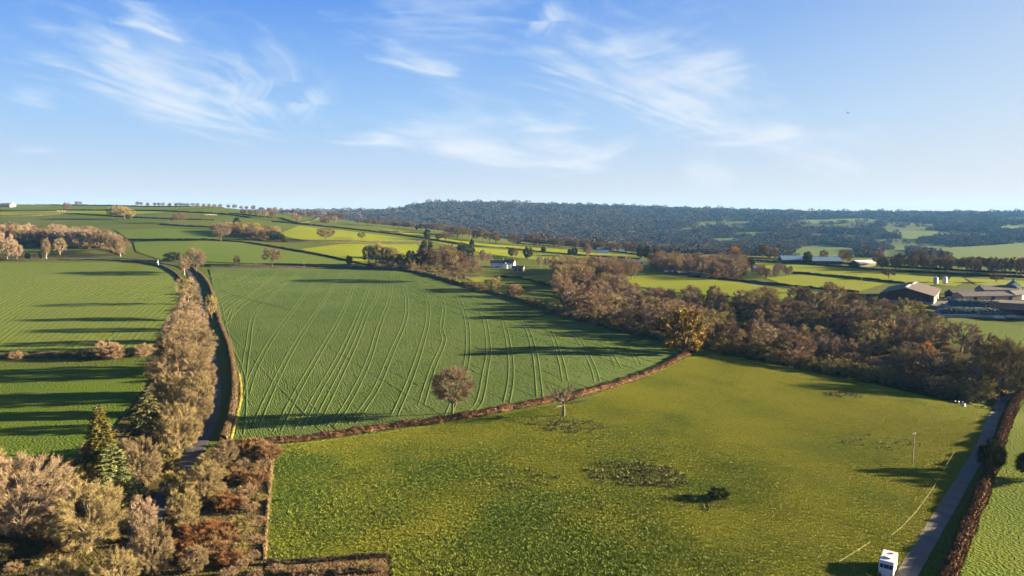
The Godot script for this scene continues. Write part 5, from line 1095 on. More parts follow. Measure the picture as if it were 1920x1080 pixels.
	row([Vector3(-50.2, -125.8, 2), Vector3(-46.6, -120.1, 1.7), Vector3(-47.8, -116.9, 2), Vector3(-44.4, -112.9, 1.6), Vector3(-46, -110, 1.7), Vector3(-42.7, -107.4, 1.5), Vector3(-51, -120.1, 1.9), Vector3(-50, -130.8, 1.6), Vector3(-43.5, -104.8, 1.6), Vector3(-44.3, -101.5, 1.7), Vector3(-40.1, -101.5, 1.4), Vector3(-37.3, -103.2, 1.4), Vector3(-33.7, -102.4, 1.6), Vector3(-30.4, -102.8, 1.6), Vector3(-27.2, -103.3, 1.5), Vector3(-23.9, -103.9, 1.5), Vector3(-21.4, -104.2, 1.5), Vector3(-31.1, -99.3, 1.7), Vector3(-24.6, -99.4, 1.7)], ["bush_brown", "bush_olive", "bush_brown"], "low tangle of dead stems", "tangles on the rough ground", 1.3, [[Vector2(-49.2, -125.8), "beside the straw strip, upper part"], [Vector2(-45.3, -112.9), "beside the straw strip, lower part"], [Vector2(-43.8, -102.3), "at the bottom by the bracken"], [Vector2(-35.4, -102.4), "in the left of the weedy plot"], [Vector2(-28.7, -102.5), "in the middle of the weedy plot"], [Vector2(-22.1, -103.4), "in the right of the weedy plot"]], 0.0)

# ---------------------------------------------------------------- buildings
# adds a gabled block to a building: ridge along local z, front at +z
func block(o: Node3D, at: Vector3, turn: float, w: float, l: float, eave: float, apex: float, wall: Material, roof: Material, over := 0.4, thick := 0.18) -> Node3D:
	var b := Basis(Vector3.UP, turn)
	var mb := MB.new()
	var x := w * 0.5
	var z := l * 0.5
	var p := [Vector3(-x, -1.5, z), Vector3(x, -1.5, z), Vector3(x, eave, z), Vector3(0, apex, z), Vector3(-x, eave, z)]
	var q := []
	for v in p: q.append(Vector3(v.x, v.y, -z))
	mb.quad(p[0], p[1], p[2], p[4])
	mb.tri(p[4], p[2], p[3])
	mb.quad(q[1], q[0], q[4], q[2])
	mb.tri(q[2], q[4], q[3])
	mb.quad(p[1], q[1], q[2], p[2])
	mb.quad(q[0], p[0], p[4], q[4])
	var walls := put(mb.mesh(), "wall", wall, o)
	walls.transform = Transform3D(b, at)
	for s in [-1.0, 1.0]:
		var rb := MB.new()
		var run := Vector2(x, apex - eave)
		var long := run.length() + over
		var ang := atan2(apex - eave, x)
		rb.box(Vector3.ZERO, Vector3(long, thick, l + over * 2.0))
		var r := put(rb.mesh(), "roof", roof, o)
		var lb := Basis(Vector3(0, 0, 1), -s * ang)
		var mid := Vector3(s * cos(ang) * long * 0.5, apex - sin(ang) * long * 0.5 + thick * 0.62, 0)
		r.transform = Transform3D(b * lb, at + b * mid)
	return walls

func panel(o: Node3D, called: String, at: Vector3, turn: float, size: Vector3, mat: Material, col := Color.WHITE) -> MeshInstance3D:
	var mb := MB.new()
	mb.box(Vector3.ZERO, size, Basis.IDENTITY, col)
	var r := put(mb.mesh(), called, mat, o)
	r.transform = Transform3D(Basis(Vector3.UP, turn), at)
	return r

func window(o: Node3D, at: Vector3, turn: float, w: float, h: float) -> void:
	var f := panel(o, "window", at, turn, Vector3(w, h, 0.12), M.white_paint)
	var mb := MB.new()
	for s in [-1.0, 1.0]:
		mb.box(Vector3(s * w * 0.24, 0, 0.07), Vector3(w * 0.4, h * 0.8, 0.04))
	put(mb.mesh(), "pane", M.dark_glass, f)

func site(p: Vector2) -> Vector3:
	return Vector3(p.x, H(p.x, p.y), p.y)

func corrugated(called: String, col: Color, pitch: float) -> StandardMaterial3D:
	var m := plain(called, col, 0.7)
	var t := noise_tex(0.02, [col.darkened(0.18), col, col.lightened(0.12)], 4, 512, FastNoiseLite.TYPE_SIMPLEX_SMOOTH, int(pitch * 100))
	m.albedo_color = Color.WHITE
	m.albedo_texture = t
	m.uv1_triplanar = true
	m.uv1_scale = Vector3(0.06, 0.06, 0.06)
	return m

func make_buildings() -> void:
	rng.seed = 300
	plain("white_paint", lin(0.72, 0.72, 0.7), 0.6)
	corrugated("render_wall", lin(0.7, 0.7, 0.68), 0.1)
	corrugated("slate", lin(0.05, 0.055, 0.065), 0.2)
	corrugated("tile", lin(0.13, 0.09, 0.07), 0.3)
	corrugated("fibre_roof", lin(0.04, 0.04, 0.044), 0.4)
	corrugated("fibre_roof_brown", lin(0.026, 0.022, 0.022), 0.45)
	corrugated("blue_sheet", lin(0.09, 0.16, 0.25), 0.5)
	corrugated("timber", lin(0.055, 0.036, 0.025), 0.6)
	corrugated("concrete", lin(0.2, 0.195, 0.185), 0.7)
	corrugated("stone", lin(0.24, 0.19, 0.14), 0.8)
	corrugated("pink_wall", lin(0.4, 0.26, 0.2), 0.9)
	plain("dark_glass", lin(0.02, 0.024, 0.03), 0.15)
	plain("clear_sheet", lin(0.3, 0.3, 0.285), 0.5)
	plain("galvanised", lin(0.3, 0.31, 0.32), 0.45).metallic = 0.5
	plain("black_rubber", lin(0.03, 0.03, 0.03), 0.6)
	# the white farmhouse
	var c := site(Vector2(-6.5, -688.8))
	var o := base("farmhouse", c, -0.25)
	block(o, Vector3(-9, 0, -2), PI / 2, 7.0, 13.0, 4.8, 7.6, M.render_wall, M.tile)
	block(o, Vector3(3.5, 0, -1), PI / 2, 8.0, 11.0, 4.6, 7.9, M.render_wall, M.slate)
	block(o, Vector3(1.0, 0, 4.6), 0.0, 5.0, 4.0, 3.4, 5.6, M.render_wall, M.slate)
	for x in [-14.6, -3.2, 8.0]:
		panel(o, "chimney", Vector3(x, 8.0, -1.6), 0.0, Vector3(0.9, 2.4, 0.9), M.tile)
	for x in [-13.0, -10.0, -7.0, -4.5]:
		for y in [1.4, 3.6]:
			window(o, Vector3(x, y, 1.55), 0.0, 1.1, 1.2)
	for x in [5.2, 7.6]:
		for y in [1.4, 3.6]:
			window(o, Vector3(x, y, 3.05), 0.0, 1.1, 1.2)
	panel(o, "door", Vector3(-8.5, 1.0, 1.56), 0.0, Vector3(1.0, 2.1, 0.12), M.timber)
	tag(o, "white farmhouse with dark slate and brown tiled roofs among the trees", "house")
	o = base("garden_outbuilding", site(Vector2(6.2, -656.7)), -0.3)
	block(o, Vector3.ZERO, PI / 2, 6.0, 11.0, 2.6, 5.0, M.stone, M.tile)
	panel(o, "door", Vector3(-2, 1.1, 3.05), 0.0, Vector3(2.4, 2.2, 0.12), M.timber)
	panel(o, "door", Vector3(2.5, 1.1, 3.05), 0.0, Vector3(2.4, 2.2, 0.12), M.timber)
	tag(o, "low stone outbuilding with brown roof in front of the white farmhouse", "outbuilding")
	# the long blue shed
	o = base("long_shed", site(Vector2(137.4, -784.4)), -0.05)
	block(o, Vector3.ZERO, PI / 2, 7.0, 26.0, 2.4, 3.6, M.blue_sheet, M.blue_sheet)
	panel(o, "end_panel", Vector3(13.1, 1.1, 0), 0.0, Vector3(0.12, 2.2, 6.4), M.white_paint)
	for k in 8: panel(o, "door", Vector3(-11 + k * 3.1, 1.0, 3.55), 0.0, Vector3(1.6, 1.9, 0.12), M.dark_glass)
	tag(o, "long low blue shed with a white end in the field right of the farmhouse", "shed")
	# sheds across the bright field
	o = base("farm_shed", site(Vector2(328.2, -796.3)), -0.1)
	block(o, Vector3.ZERO, PI / 2, 20.0, 30.0, 4.0, 8.5, M.timber, M.blue_sheet)
	tag(o, "pale blue-roofed shed left of the dark broad evergreen", "shed")
	o = base("farm_shed", site(Vector2(357, -780)), -0.1)
	block(o, Vector3.ZERO, PI / 2, 18.0, 32.0, 4.0, 8.0, M.timber, M.blue_sheet)
	panel(o, "end_panel", Vector3(16.1, 2.4, 0), 0.0, Vector3(0.2, 4.6, 12.0), M.clear_sheet)
	tag(o, "blue-roofed shed with a pale gable right of the dark broad evergreen", "shed")
	o = base("silo", site(Vector2(374.9, -787.1)))
	silo_parts(o, 1.6, 8.5)
	tag(o, "pale upright silo at the end of the blue-roofed sheds", "silo")
	o = base("farm_shed", site(Vector2(382.5, -743.9)), 0.35)
	block(o, Vector3.ZERO, PI / 2, 14.0, 24.0, 3.4, 6.5, M.timber, M.clear_sheet)
	tag(o, "open shed with a whitish roof right of the blue-roofed sheds", "shed")
	o = base("cottage", site(Vector2(244.9, -677)), 0.1)
	block(o, Vector3.ZERO, PI / 2, 7.0, 12.0, 3.2, 6.2, M.stone, M.slate)
	panel(o, "chimney", Vector3(-5, 6.4, 0), 0.0, Vector3(0.9, 1.8, 0.9), M.tile)
	for x in [-3.5, 0.0, 3.5]: window(o, Vector3(x, 1.5, 3.56), 0.0, 1.1, 1.1)
	tag(o, "dark-roofed cottage between the roadside belt and the bright field", "cottage")
	o = base("farm_shed", site(Vector2(-926.1, -1262.8)), -0.2)
	block(o, Vector3.ZERO, PI / 2, 12.0, 24.0, 4.0, 7.0, M.pink_wall, M.pink_wall)
	tag(o, "pinkish farm building on the skyline at the left edge", "shed")
	# the big barn
	var corner := Vector2(266.3, -428.2)
	var along := Vector3(0.58, 0, -0.81)
	var turn := atan2(-along.x, -along.z)
	var side := Vector3(along.z, 0, -along.x)
	var mid := Vector3(corner.x, 0, corner.y) + along * 26.0 + side * 15.0
	o = base("barn", Vector3(mid.x, H(mid.x, mid.z), mid.z), turn)
	block(o, Vector3.ZERO, 0.0, 30.0, 52.0, 5.2, 9.4, M.timber, M.fibre_roof_brown, 0.8)
	for k in 2:
		panel(o, "skylight", Vector3(-0.5 + k * 1.4 - 0.2, 9.75, 12.0 - k * 23.0), 0.0, Vector3(1.6, 0.16, 21.0), M.clear_sheet)
	panel(o, "concrete_plinth", Vector3(0, 0.6, 26.1), 0.0, Vector3(29.9, 1.4, 0.3), M.concrete)
	panel(o, "concrete_plinth", Vector3(15.1, 0.6, 0), PI / 2, Vector3(51.8, 1.4, 0.3), M.concrete)
	for k in 5: panel(o, "sheeted_bay", Vector3(15.12, 3.2, -20 + k * 10.0), PI / 2, Vector3(9.2, 3.2, 0.14), M.timber)
	tag(o, "big brown barn with a shallow grey roof and pale ridge strips", "barn")
	for p in [Vector2(336.8, -540.4), Vector2(346.5, -544.3)]:
		o = base("silo", site(p))
		silo_parts(o, 1.7, 7.5)
		tag(o, "left one of two grey feed silos behind the big barn" if o.name == "silo_001" else "right one of two grey feed silos behind the big barn", "silo")
	# the yard beyond: long roofs, a white house, an open shed
	var yard := [[Vector2(318.4, -454.8), 0.15, 10.0, 44.0, 3.2, 5.4, M.stone, M.fibre_roof, "long low grey-roofed building behind the covered silage"], [Vector2(308.2, -466.5), 0.1, 9.0, 16.0, 3.2, 5.6, M.timber, M.fibre_roof, "small grey-roofed shed right of the big barn"], [Vector2(347.9, -487.5), 0.1, 9.0, 26.0, 3.4, 6.2, M.stone, M.slate, "dark-roofed farm range behind the long low building"], [Vector2(289.6, -385.7), -0.5, 18.0, 30.0, 4.2, 6.8, M.timber, M.fibre_roof_brown, "brown-roofed open shed at the right edge beside the silage"], [Vector2(345.4, -459.8), 0.3, 8.0, 22.0, 3.4, 5.8, M.render_wall, M.fibre_roof, "pale building at the right edge of the farm yard"]]
	for y in yard:
		o = base("farm_building", site(y[0]), y[1])
		block(o, Vector3.ZERO, PI / 2, y[2], y[3], y[4], y[5], y[6], y[7])
		for k in 3: panel(o, "door", Vector3(-y[3] * 0.3 + k * y[3] * 0.3, 1.3, y[2] * 0.5 + 0.05), 0.0, Vector3(2.6, 2.6, 0.12), M.dark_glass)
		tag(o, y[8], "building")
	o = base("farm_cottage", site(Vector2(364, -492.8)), -0.5)
	block(o, Vector3.ZERO, 0.0, 8.0, 11.0, 5.0, 8.4, M.render_wall, M.slate)
	for x in [-2.0, 2.0]:
		for y in [1.5, 3.8]: window(o, Vector3(x, y, 5.56), 0.0, 1.1, 1.2)
	panel(o, "chimney", Vector3(0, 9.0, -4.6), 0.0, Vector3(0.9, 2.0, 0.9), M.tile)
	tag(o, "white gabled house at the back of the farm yard", "house")
	# silage clamps: concrete walls, a green net over the heap, weighted with tyres
	var tyre := TorusMesh.new()
	tyre.inner_radius = 0.22
	tyre.outer_radius = 0.48
	tyre.rings = 8
	tyre.ring_segments = 5
	plain("net", lin(0.02, 0.05, 0.05), 0.6)
	plain("grey_rubber", lin(0.09, 0.1, 0.1), 0.6)
	for s in [[Vector2(263.9, -386.3), 44.0, 14.0, 4.6, "front silage heap under a dark green net behind the concrete wall"], [Vector2(275.5, -414.8), 18.0, 12.0, 5.2, "left rear silage heap under a dark green net"], [Vector2(286.7, -410.7), 24.0, 12.0, 5.0, "right rear silage heap under a dark green net"]]:
		var at := site(s[0])
		o = base("silage_clamp", at, -0.12)
		var lx: float = s[1]
		var lz: float = s[2]
		var hy: float = s[3]
		var mb := MB.new()
		var grid := []
		for j in 9:
			var row := []
			for i in 23:
				var u := i / 11.0 - 1.0
				var v := j / 4.0 - 1.0
				row.append(Vector3(u * lx * 0.5, hy * (1.0 - pow(absf(u), 5.0)) * (1.0 - pow(absf(v), 2.4)) + rng.randf_range(-0.1, 0.1), v * lz * 0.5))
			grid.append(row)
		for j in 8:
			for i in 22: mb.quad(grid[j][i], grid[j][i + 1], grid[j + 1][i + 1], grid[j + 1][i])
		put(mb.mesh(), "covered_heap", M.net, o)
		panel(o, "concrete_wall", Vector3(0, 0.2, lz * 0.5 + 0.3), 0.0, Vector3(lx, 2.6, 0.3), M.concrete)
		panel(o, "concrete_wall", Vector3(-lx * 0.5 - 0.2, 0.7, 0), PI / 2, Vector3(lz, 2.6, 0.3), M.concrete)
		var mm := MultiMesh.new()
		mm.transform_format = MultiMesh.TRANSFORM_3D
		mm.mesh = tyre
		mm.instance_count = int(lx * lz * 0.45)
		for k in mm.instance_count:
			var u := rng.randf_range(-0.95, 0.95)
			var v := rng.randf_range(-0.92, 0.92)
			mm.set_instance_transform(k, Transform3D(Basis(rand_dir(), rng.randf() * 0.5), Vector3(u * lx * 0.5, hy * (1.0 - pow(absf(u), 5.0)) * (1.0 - pow(absf(v), 2.4)) + 0.15, v * lz * 0.5)))
		var mi := MultiMeshInstance3D.new()
		mi.name = "tyres"
		mi.multimesh = mm
		mi.material_override = M.grey_rubber
		mi.set_meta("kind", "stuff")
		o.add_child(mi)
		tag(o, s[4], "silage")
	# white cottages far across the valley
	var far := [[Vector2(981.3, -2789.6), "white cottage above the dark green clearing across the valley"], [Vector2(1713.1, -3147.3), "white cottage right of the middle clearings across the valley"], [Vector2(1933.2, -2627.2), "left white house by the right edge across the valley"], [Vector2(1954.3, -2713.9), "white house left of the others by the right edge across the valley"], [Vector2(128.5, -968), "white cottage behind the ridge oaks"], [Vector2(161.4, -1033.4), "second white cottage behind the ridge oaks, further right"]]
	for f in far:
		o = base("far_cottage", site(f[0]), rng.randf_range(-0.5, 0.5))
		block(o, Vector3.ZERO, PI / 2, 9.0, 16.0, 4.4, 7.4, M.render_wall, M.slate)
		tag(o, f[1], "cottage")

func silo_parts(o: Node3D, r: float, h: float) -> void:
	var mb := MB.new()
	mb.tube(Vector3(0, 2.2, 0), Vector3(0, h - 1.0, 0), r, r, 12)
	mb.tube(Vector3(0, 0.9, 0), Vector3(0, 2.2, 0), 0.3, r, 12)
	put(mb.mesh(), "drum", M.galvanised, o)
	mb = MB.new()
	mb.tube(Vector3(0, h - 1.0, 0), Vector3(0, h, 0), r * 1.03, 0.15, 12)
	put(mb.mesh(), "cone_top", M.galvanised, o)
	for k in 4:
		var a := TAU * k / 4.0 + 0.4
		mb = MB.new()
		mb.tube(Vector3(cos(a) * r, -0.6, sin(a) * r), Vector3(cos(a) * r, 2.6, sin(a) * r), 0.09, 0.09, 5)
		put(mb.mesh(), "leg", M.galvanised, o)

# ---------------------------------------------------------------- vehicles, poles, animals
func make_things() -> void:
	rng.seed = 400
	plain("caravan_white", lin(0.34, 0.35, 0.37), 0.4)
	plain("tape", lin(0.24, 0.22, 0.14), 0.8)
	plain("pole_wood", lin(0.13, 0.1, 0.075), 0.9)
	plain("wire", lin(0.04, 0.04, 0.04), 0.7)
	plain("steel", lin(0.16, 0.17, 0.18), 0.6)
	plain("bale_black", lin(0.018, 0.018, 0.02), 0.35)
	plain("wool", lin(0.5, 0.46, 0.38), 1.0)
	plain("feather", lin(0.02, 0.02, 0.02), 0.9)
	plain("van_grey", lin(0.25, 0.28, 0.32), 0.35)
	caravan()
	# electric fence round the caravan's corner
	for f in [[[Vector2(114.3, -170.7), Vector2(104.5, -159.1), Vector2(92.3, -144.3), Vector2(81.3, -131.7), Vector2(74, -124.1), Vector2(70, -120.3)], "white electric fence tape running up the shaded side of the pasture by the lane"], [[Vector2(64.5, -117.2), Vector2(59.7, -113.1), Vector2(55, -109.2), Vector2(56.6, -107.5), Vector2(58.9, -103.5)], "white electric fence tape making a corner left of the caravan"]]:
		var line: Array = f[0]
		var o := base("electric_fence", site(line[0]))
		for k in line.size() - 1:
			var a := site(line[k]) + Vector3(0, 1.0, 0) - o.position
			var b := site(line[k + 1]) + Vector3(0, 1.0, 0) - o.position
			var mb := MB.new()
			for h in [0.0]:
				mb.box((a + b) * 0.5 + Vector3(0, h - 0.04, 0), Vector3(0.02, 0.03, a.distance_to(b)), Basis.looking_at(b - a))
			put(mb.mesh(), "tape", M.tape, o)
		for k in line.size():
			var a := site(line[k]) - o.position
			var mb := MB.new()
			mb.tube(a + Vector3(0, -0.3, 0), a + Vector3(0, 1.15, 0), 0.035, 0.03, 5)
			put(mb.mesh(), "post", M.tape, o)
		tag(o, f[1], "fence")
	# poles
	var poles := [[[Vector3(99.3, -163.7, 7.9)], "wooden telegraph pole in the near pasture"], [[Vector3(175.6, -240.7, 9.8)], "wooden pole at the top of the farm lane"], [[Vector3(-183.9, -602.5, 7.1)], "pole by the road above the middle of the wheat field"], [[Vector3(-130.7, -618.5, 7.2)], "pole by the road at the feathery trees"], [[Vector3(29.2, -689.8, 7.5)], "pole in front of the trees right of the farmhouse"], [[Vector3(294.2, -656.6, 5.1)], "thin pole in the upper bright field"], [[Vector3(281.9, -548.4, 5.1)], "thin pole in the lower bright field"], [[Vector3(178.4, -725.8, 8.5)], "pole beside the parked vans"]]
	var tops := []
	for p in poles:
		var t: Vector3 = p[0][0]
		var o := base("telegraph_pole", site(Vector2(t.x, t.y)), 0.6)
		var mb := MB.new()
		mb.tube(Vector3(0, -0.8, 0), Vector3(0, t.z, 0), 0.15, 0.11, 7)
		put(mb.mesh(), "shaft", M.pole_wood, o)
		panel(o, "crossarm", Vector3(0, t.z - 0.4, 0), 0.0, Vector3(1.5, 0.12, 0.12), M.pole_wood)
		for s in [-0.65, 0.65]: panel(o, "insulator", Vector3(s, t.z - 0.24, 0), 0.0, Vector3(0.08, 0.12, 0.08), M.clear_sheet)
		tops.append(o.position + Vector3(0, t.z - 0.15, 0))
		tag(o, p[1], "pole")
	for s in [-0.6, 0.6]:
		var mb := MB.new()
		var a: Vector3 = tops[0] + Vector3(s, 0, 0)
		var b: Vector3 = tops[1] + Vector3(s, 0, 0)
		for k in 12:
			var t := k / 12.0
			var u := (k + 1) / 12.0
			mb.tube(a.lerp(b, t) - Vector3(0, 4.0 * t * (1 - t) * 1.2, 0), a.lerp(b, u) - Vector3(0, 4.0 * u * (1 - u) * 1.2, 0), 0.012, 0.012, 3)
		var w := put(mb.mesh(), "overhead_wire", M.wire)
		tag(w, "left overhead wire from the pasture pole to the lane pole" if s < 0 else "right overhead wire from the pasture pole to the lane pole", "wire")
	var sp := base("signpost", site(Vector2(-304, -586)))
	var sm := MB.new()
	sm.tube(Vector3(0, -0.5, 0), Vector3(0, 5.5, 0), 0.12, 0.1, 6)
	put(sm.mesh(), "post", M.white_paint, sp)
	panel(sp, "finger_board", Vector3(-1.0, 3.0, 0), 0.0, Vector3(2.0, 0.4, 0.08), M.white_paint)
	panel(sp, "finger_board", Vector3(0.0, 3.5, 0.7), PI / 2, Vector3(1.6, 0.4, 0.08), M.white_paint)
	tag(sp, "white signpost at the road junction", "signpost")
	# pylons on the far skyline
	var towers := [[Vector3(703.5, -4652.4, 32.7)], [Vector3(874.7, -4698.9, 33)], [Vector3(1399, -4670.8, 54.7)], [Vector3(2082.7, -5455.3, 59.6)], [Vector3(2747.5, -6147.2, 76.8)], [Vector3(3048.7, -6026, 51.7)]]
	var where := ["first pylon from the left on the far skyline", "second pylon from the left on the far skyline", "third pylon from the left on the far skyline", "fourth pylon from the left on the far skyline", "tallest pylon on the far skyline, fifth from the left", "last pylon on the right of the far skyline"]
	for i in towers.size():
		var t: Vector3 = towers[i][0]
		var o := base("pylon", site(Vector2(t.x, t.y)), 0.4)
		var h := maxf(t.z, 34.0) + 14.0
		for s in [Vector2(-1, -1), Vector2(1, -1), Vector2(1, 1), Vector2(-1, 1)]:
			var mb := MB.new()
			mb.tube(Vector3(s.x * h * 0.09, -2, s.y * h * 0.09), Vector3(s.x * h * 0.025, h * 0.62, s.y * h * 0.025), 0.4, 0.35, 4)
			mb.tube(Vector3(s.x * h * 0.025, h * 0.62, s.y * h * 0.025), Vector3(0, h, 0), 0.35, 0.2, 4)
			put(mb.mesh(), "leg", M.steel, o)
		for k in 3:
			panel(o, "crossarm", Vector3(0, h * (0.66 + k * 0.12), 0), 0.0, Vector3(h * (0.3 - k * 0.05), 0.7, 0.7), M.steel)
		var lb := MB.new()
		for k in 5:
			var y0 := h * 0.12 * k
			var w0 := h * lerpf(0.09, 0.025, k / 5.0)
			var w1 := h * lerpf(0.09, 0.025, (k + 1) / 5.0)
			lb.tube(Vector3(-w0, y0, w0), Vector3(w1, y0 + h * 0.12, w1), 0.22, 0.22, 3)
			lb.tube(Vector3(w0, y0, w0), Vector3(-w1, y0 + h * 0.12, w1), 0.22, 0.22, 3)
		put(lb.mesh(), "bracing", M.steel, o)
		tag(o, where[i], "pylon", "pylons on the far skyline")
	# wrapped bales in the shade at the top of the pasture
	var bl := ["black wrapped bale at the left end of the row in the pasture's top corner", "second black wrapped bale in the pasture's top corner", "third black wrapped bale in the pasture's top corner", "fourth black wrapped bale in the pasture's top corner", "black wrapped bale at the right end of the row in the pasture's top corner", "white wrapped bale before the black bales in the pasture's top corner"]
	var spots := [Vector2(154.6, -233.5), Vector2(155.8, -233.3), Vector2(157.8, -234.3), Vector2(159.8, -235.3), Vector2(161.2, -235.1), Vector2(154.8, -228.6)]
	for i in 6:
		var o := base("wrapped_bale", site(spots[i]) + Vector3(0, 0.58, 0), rng.randf() * 3.0)
		var mb := MB.new()
		for k in 2: mb.tube(Vector3(0, 0, 0.5 if k else -0.5), Vector3(0, 0, 0.62 if k else -0.62), 0.66, 0.48, 14)
		mb.tube(Vector3(0, 0, -0.5), Vector3(0, 0, 0.5), 0.66, 0.66, 14)
		put(mb.mesh(), "wrapping", M.clear_sheet if i == 5 else M.bale_black, o)
		for e in [-0.62, 0.62]:
			mb = MB.new()
			for k in 14: mb.tri(Vector3(0, 0, e * 1.03), Vector3(cos(TAU * k / 14) * 0.48, sin(TAU * k / 14) * 0.48, e), Vector3(cos(TAU * (k + 1) / 14) * 0.48, sin(TAU * (k + 1) / 14) * 0.48, e))
			put(mb.mesh(), "end_face", M.clear_sheet if i == 5 else M.bale_black, o)
		tag(o, bl[i], "bale", "bales in the pasture corner")
	# vans parked by the road beyond the wood
	var cars := [Vector2(151.3, -665.9), Vector2(156.8, -663), Vector2(161.3, -660.1), Vector2(166.3, -657.3), Vector2(170.8, -654.6), Vector2(175.2, -651.9), Vector2(179.6, -649.3), Vector2(182.6, -643.8)]
	for i in cars.size():
		var o := base("parked_van", site(cars[i]), 0.2 + rng.randf_range(-0.15, 0.15))
		van(o, M.caravan_white if i % 3 != 1 else M.van_grey)
		tag(o, "%s van parked in the row beside the road belt, number %s from the left" % ["white" if i % 3 != 1 else "grey", ["one", "two", "three", "four", "five", "six", "seven", "eight"][i]], "van", "vans parked beyond the wood")
	# trailers and a tank in the farm yard
	var carts := [[Vector2(278.6, -426.3), "grey farm trailer between the barn and the silage"], [Vector2(293.5, -453.9), "farm trailer close behind the barn's sunny side"], [Vector2(277.6, -375.9), "farm trailer before the brown-roofed open shed"], [Vector2(268.5, -373.1), "farm trailer at the right end of the concrete wall"]]
	for c in carts:
		var o := base("farm_trailer", site(c[0]), rng.randf() * TAU)
		panel(o, "bed", Vector3(0, 1.0, 0), 0.0, Vector3(5.0, 0.25, 2.3), M.steel)
		for s in [-1.1, 1.1]: panel(o, "side_board", Vector3(0, 1.6, s), 0.0, Vector3(5.0, 1.0, 0.1), M.van_grey)
		for s in [-2.45, 2.45]: panel(o, "end_board", Vector3(s, 1.6, 0), 0.0, Vector3(0.1, 1.0, 2.1), M.van_grey)
		for s in [-1.0, 1.0]:
			for x in [-0.8, 0.8]:
				var wb := MB.new()
				wb.tube(Vector3(x, 0.45, s * 0.85), Vector3(x, 0.45, s * 1.15), 0.45, 0.45, 10)
				put(wb.mesh(), "wheel", M.black_rubber, o)
		var db := MB.new()
		db.tube(Vector3(2.4, 0.8, 0), Vector3(4.0, 0.5, 0), 0.09, 0.07, 5)
		put(db.mesh(), "drawbar", M.steel, o)
		tag(o, c[1], "trailer")
	# sheep on the hill
	var flock := [Vector2(-510.3, -1143.4), Vector2(-505.1, -1139.6), Vector2(-504.2, -1145.6), Vector2(-499.1, -1142), Vector2(-498.2, -1148.1), Vector2(-491.1, -1139.8), Vector2(-783.6, -1185.6), Vector2(-777.4, -1181.7), Vector2(-775.9, -1186.4), Vector2(-768.8, -1182.6)]
	for i in flock.size():
		var o := base("sheep", site(flock[i]), rng.randf() * TAU)
		o.scale = Vector3.ONE * 1.3
		sheep(o)
		tag(o, "sheep grazing in the hill field above the long copse" if i < 6 else "sheep grazing high on the hill by the lone dark-stemmed tree", "sheep", "sheep on the hill" if i < 6 else "sheep by the lone tree")
	# a bird high over the valley
	var bird := base("bird", Vector3(77.0, 80.0, -160.0), 0.5)
	var bm := MB.new()
	for s in [-1.0, 1.0]:
		bm.quad(Vector3(0, 0, 0.1), Vector3(s * 0.28, 0.12, 0.06), Vector3(s * 0.28, 0.12, -0.1), Vector3(0, 0, -0.12))
		bm.tri(Vector3(s * 0.28, 0.12, 0.06), Vector3(s * 0.62, 0.04, -0.06), Vector3(s * 0.28, 0.12, -0.1))
	bm.tube(Vector3(0, 0, -0.28), Vector3(0, 0, 0.0), 0.03, 0.075, 6)
	bm.tube(Vector3(0, 0, 0.0), Vector3(0, 0.01, 0.26), 0.075, 0.02, 6)
	put(bm.mesh(), "body", M.feather, bird)
	tag(bird, "dark bird flying high over the valley", "bird")

func van(o: Node3D, paint: Material) -> void:
	var mb := MB.new()
	mb.box(Vector3(-0.5, 1.25, 0), Vector3(3.6, 1.7, 1.9), Basis.IDENTITY, Color.WHITE, 0.93)
	mb.box(Vector3(1.85, 0.85, 0), Vector3(1.2, 0.9, 1.85), Basis.IDENTITY, Color.WHITE, 0.85)
	put(mb.mesh(), "body", paint, o)
	panel(o, "windscreen", Vector3(1.32, 1.62, 0), PI / 2, Vector3(1.6, 0.6, 0.1), M.dark_glass)
	for s in [-1.0, 1.0]:
		panel(o, "side_window", Vector3(0.7, 1.6, s * 0.93), 0.0, Vector3(0.9, 0.5, 0.08), M.dark_glass)
		for x in [-1.5, 1.5]:
			var wb := MB.new()
			wb.tube(Vector3(x, 0.33, s * 0.75), Vector3(x, 0.33, s * 0.98), 0.33, 0.33, 10)
			put(wb.mesh(), "wheel", M.black_rubber, o)

func sheep(o: Node3D) -> void:
	var mb := MB.new()
	for i in 6:
		var t0 := i / 6.0
		var t1 := (i + 1) / 6.0
		mb.tube(Vector3(lerpf(-0.55, 0.5, t0), 0.62, 0), Vector3(lerpf(-0.55, 0.5, t1), 0.62, 0), 0.32 * sqrt(maxf(1.0 - pow(2.0 * t0 - 1.0, 4.0), 0.02)), 0.32 * sqrt(maxf(1.0 - pow(2.0 * t1 - 1.0, 4.0), 0.02)), 8)
	mb.tube(Vector3(0.42, 0.65, 0), Vector3(0.68, 0.5, 0), 0.16, 0.11, 7)
	mb.tube(Vector3(0.68, 0.5, 0), Vector3(0.86, 0.36, 0), 0.11, 0.06, 7)
	for x in [-0.38, 0.34]:
		for z in [-0.15, 0.15]:
			mb.tube(Vector3(x, -0.05, z), Vector3(x, 0.45, z), 0.04, 0.08, 5)
	put(mb.mesh(), "body", M.wool, o)

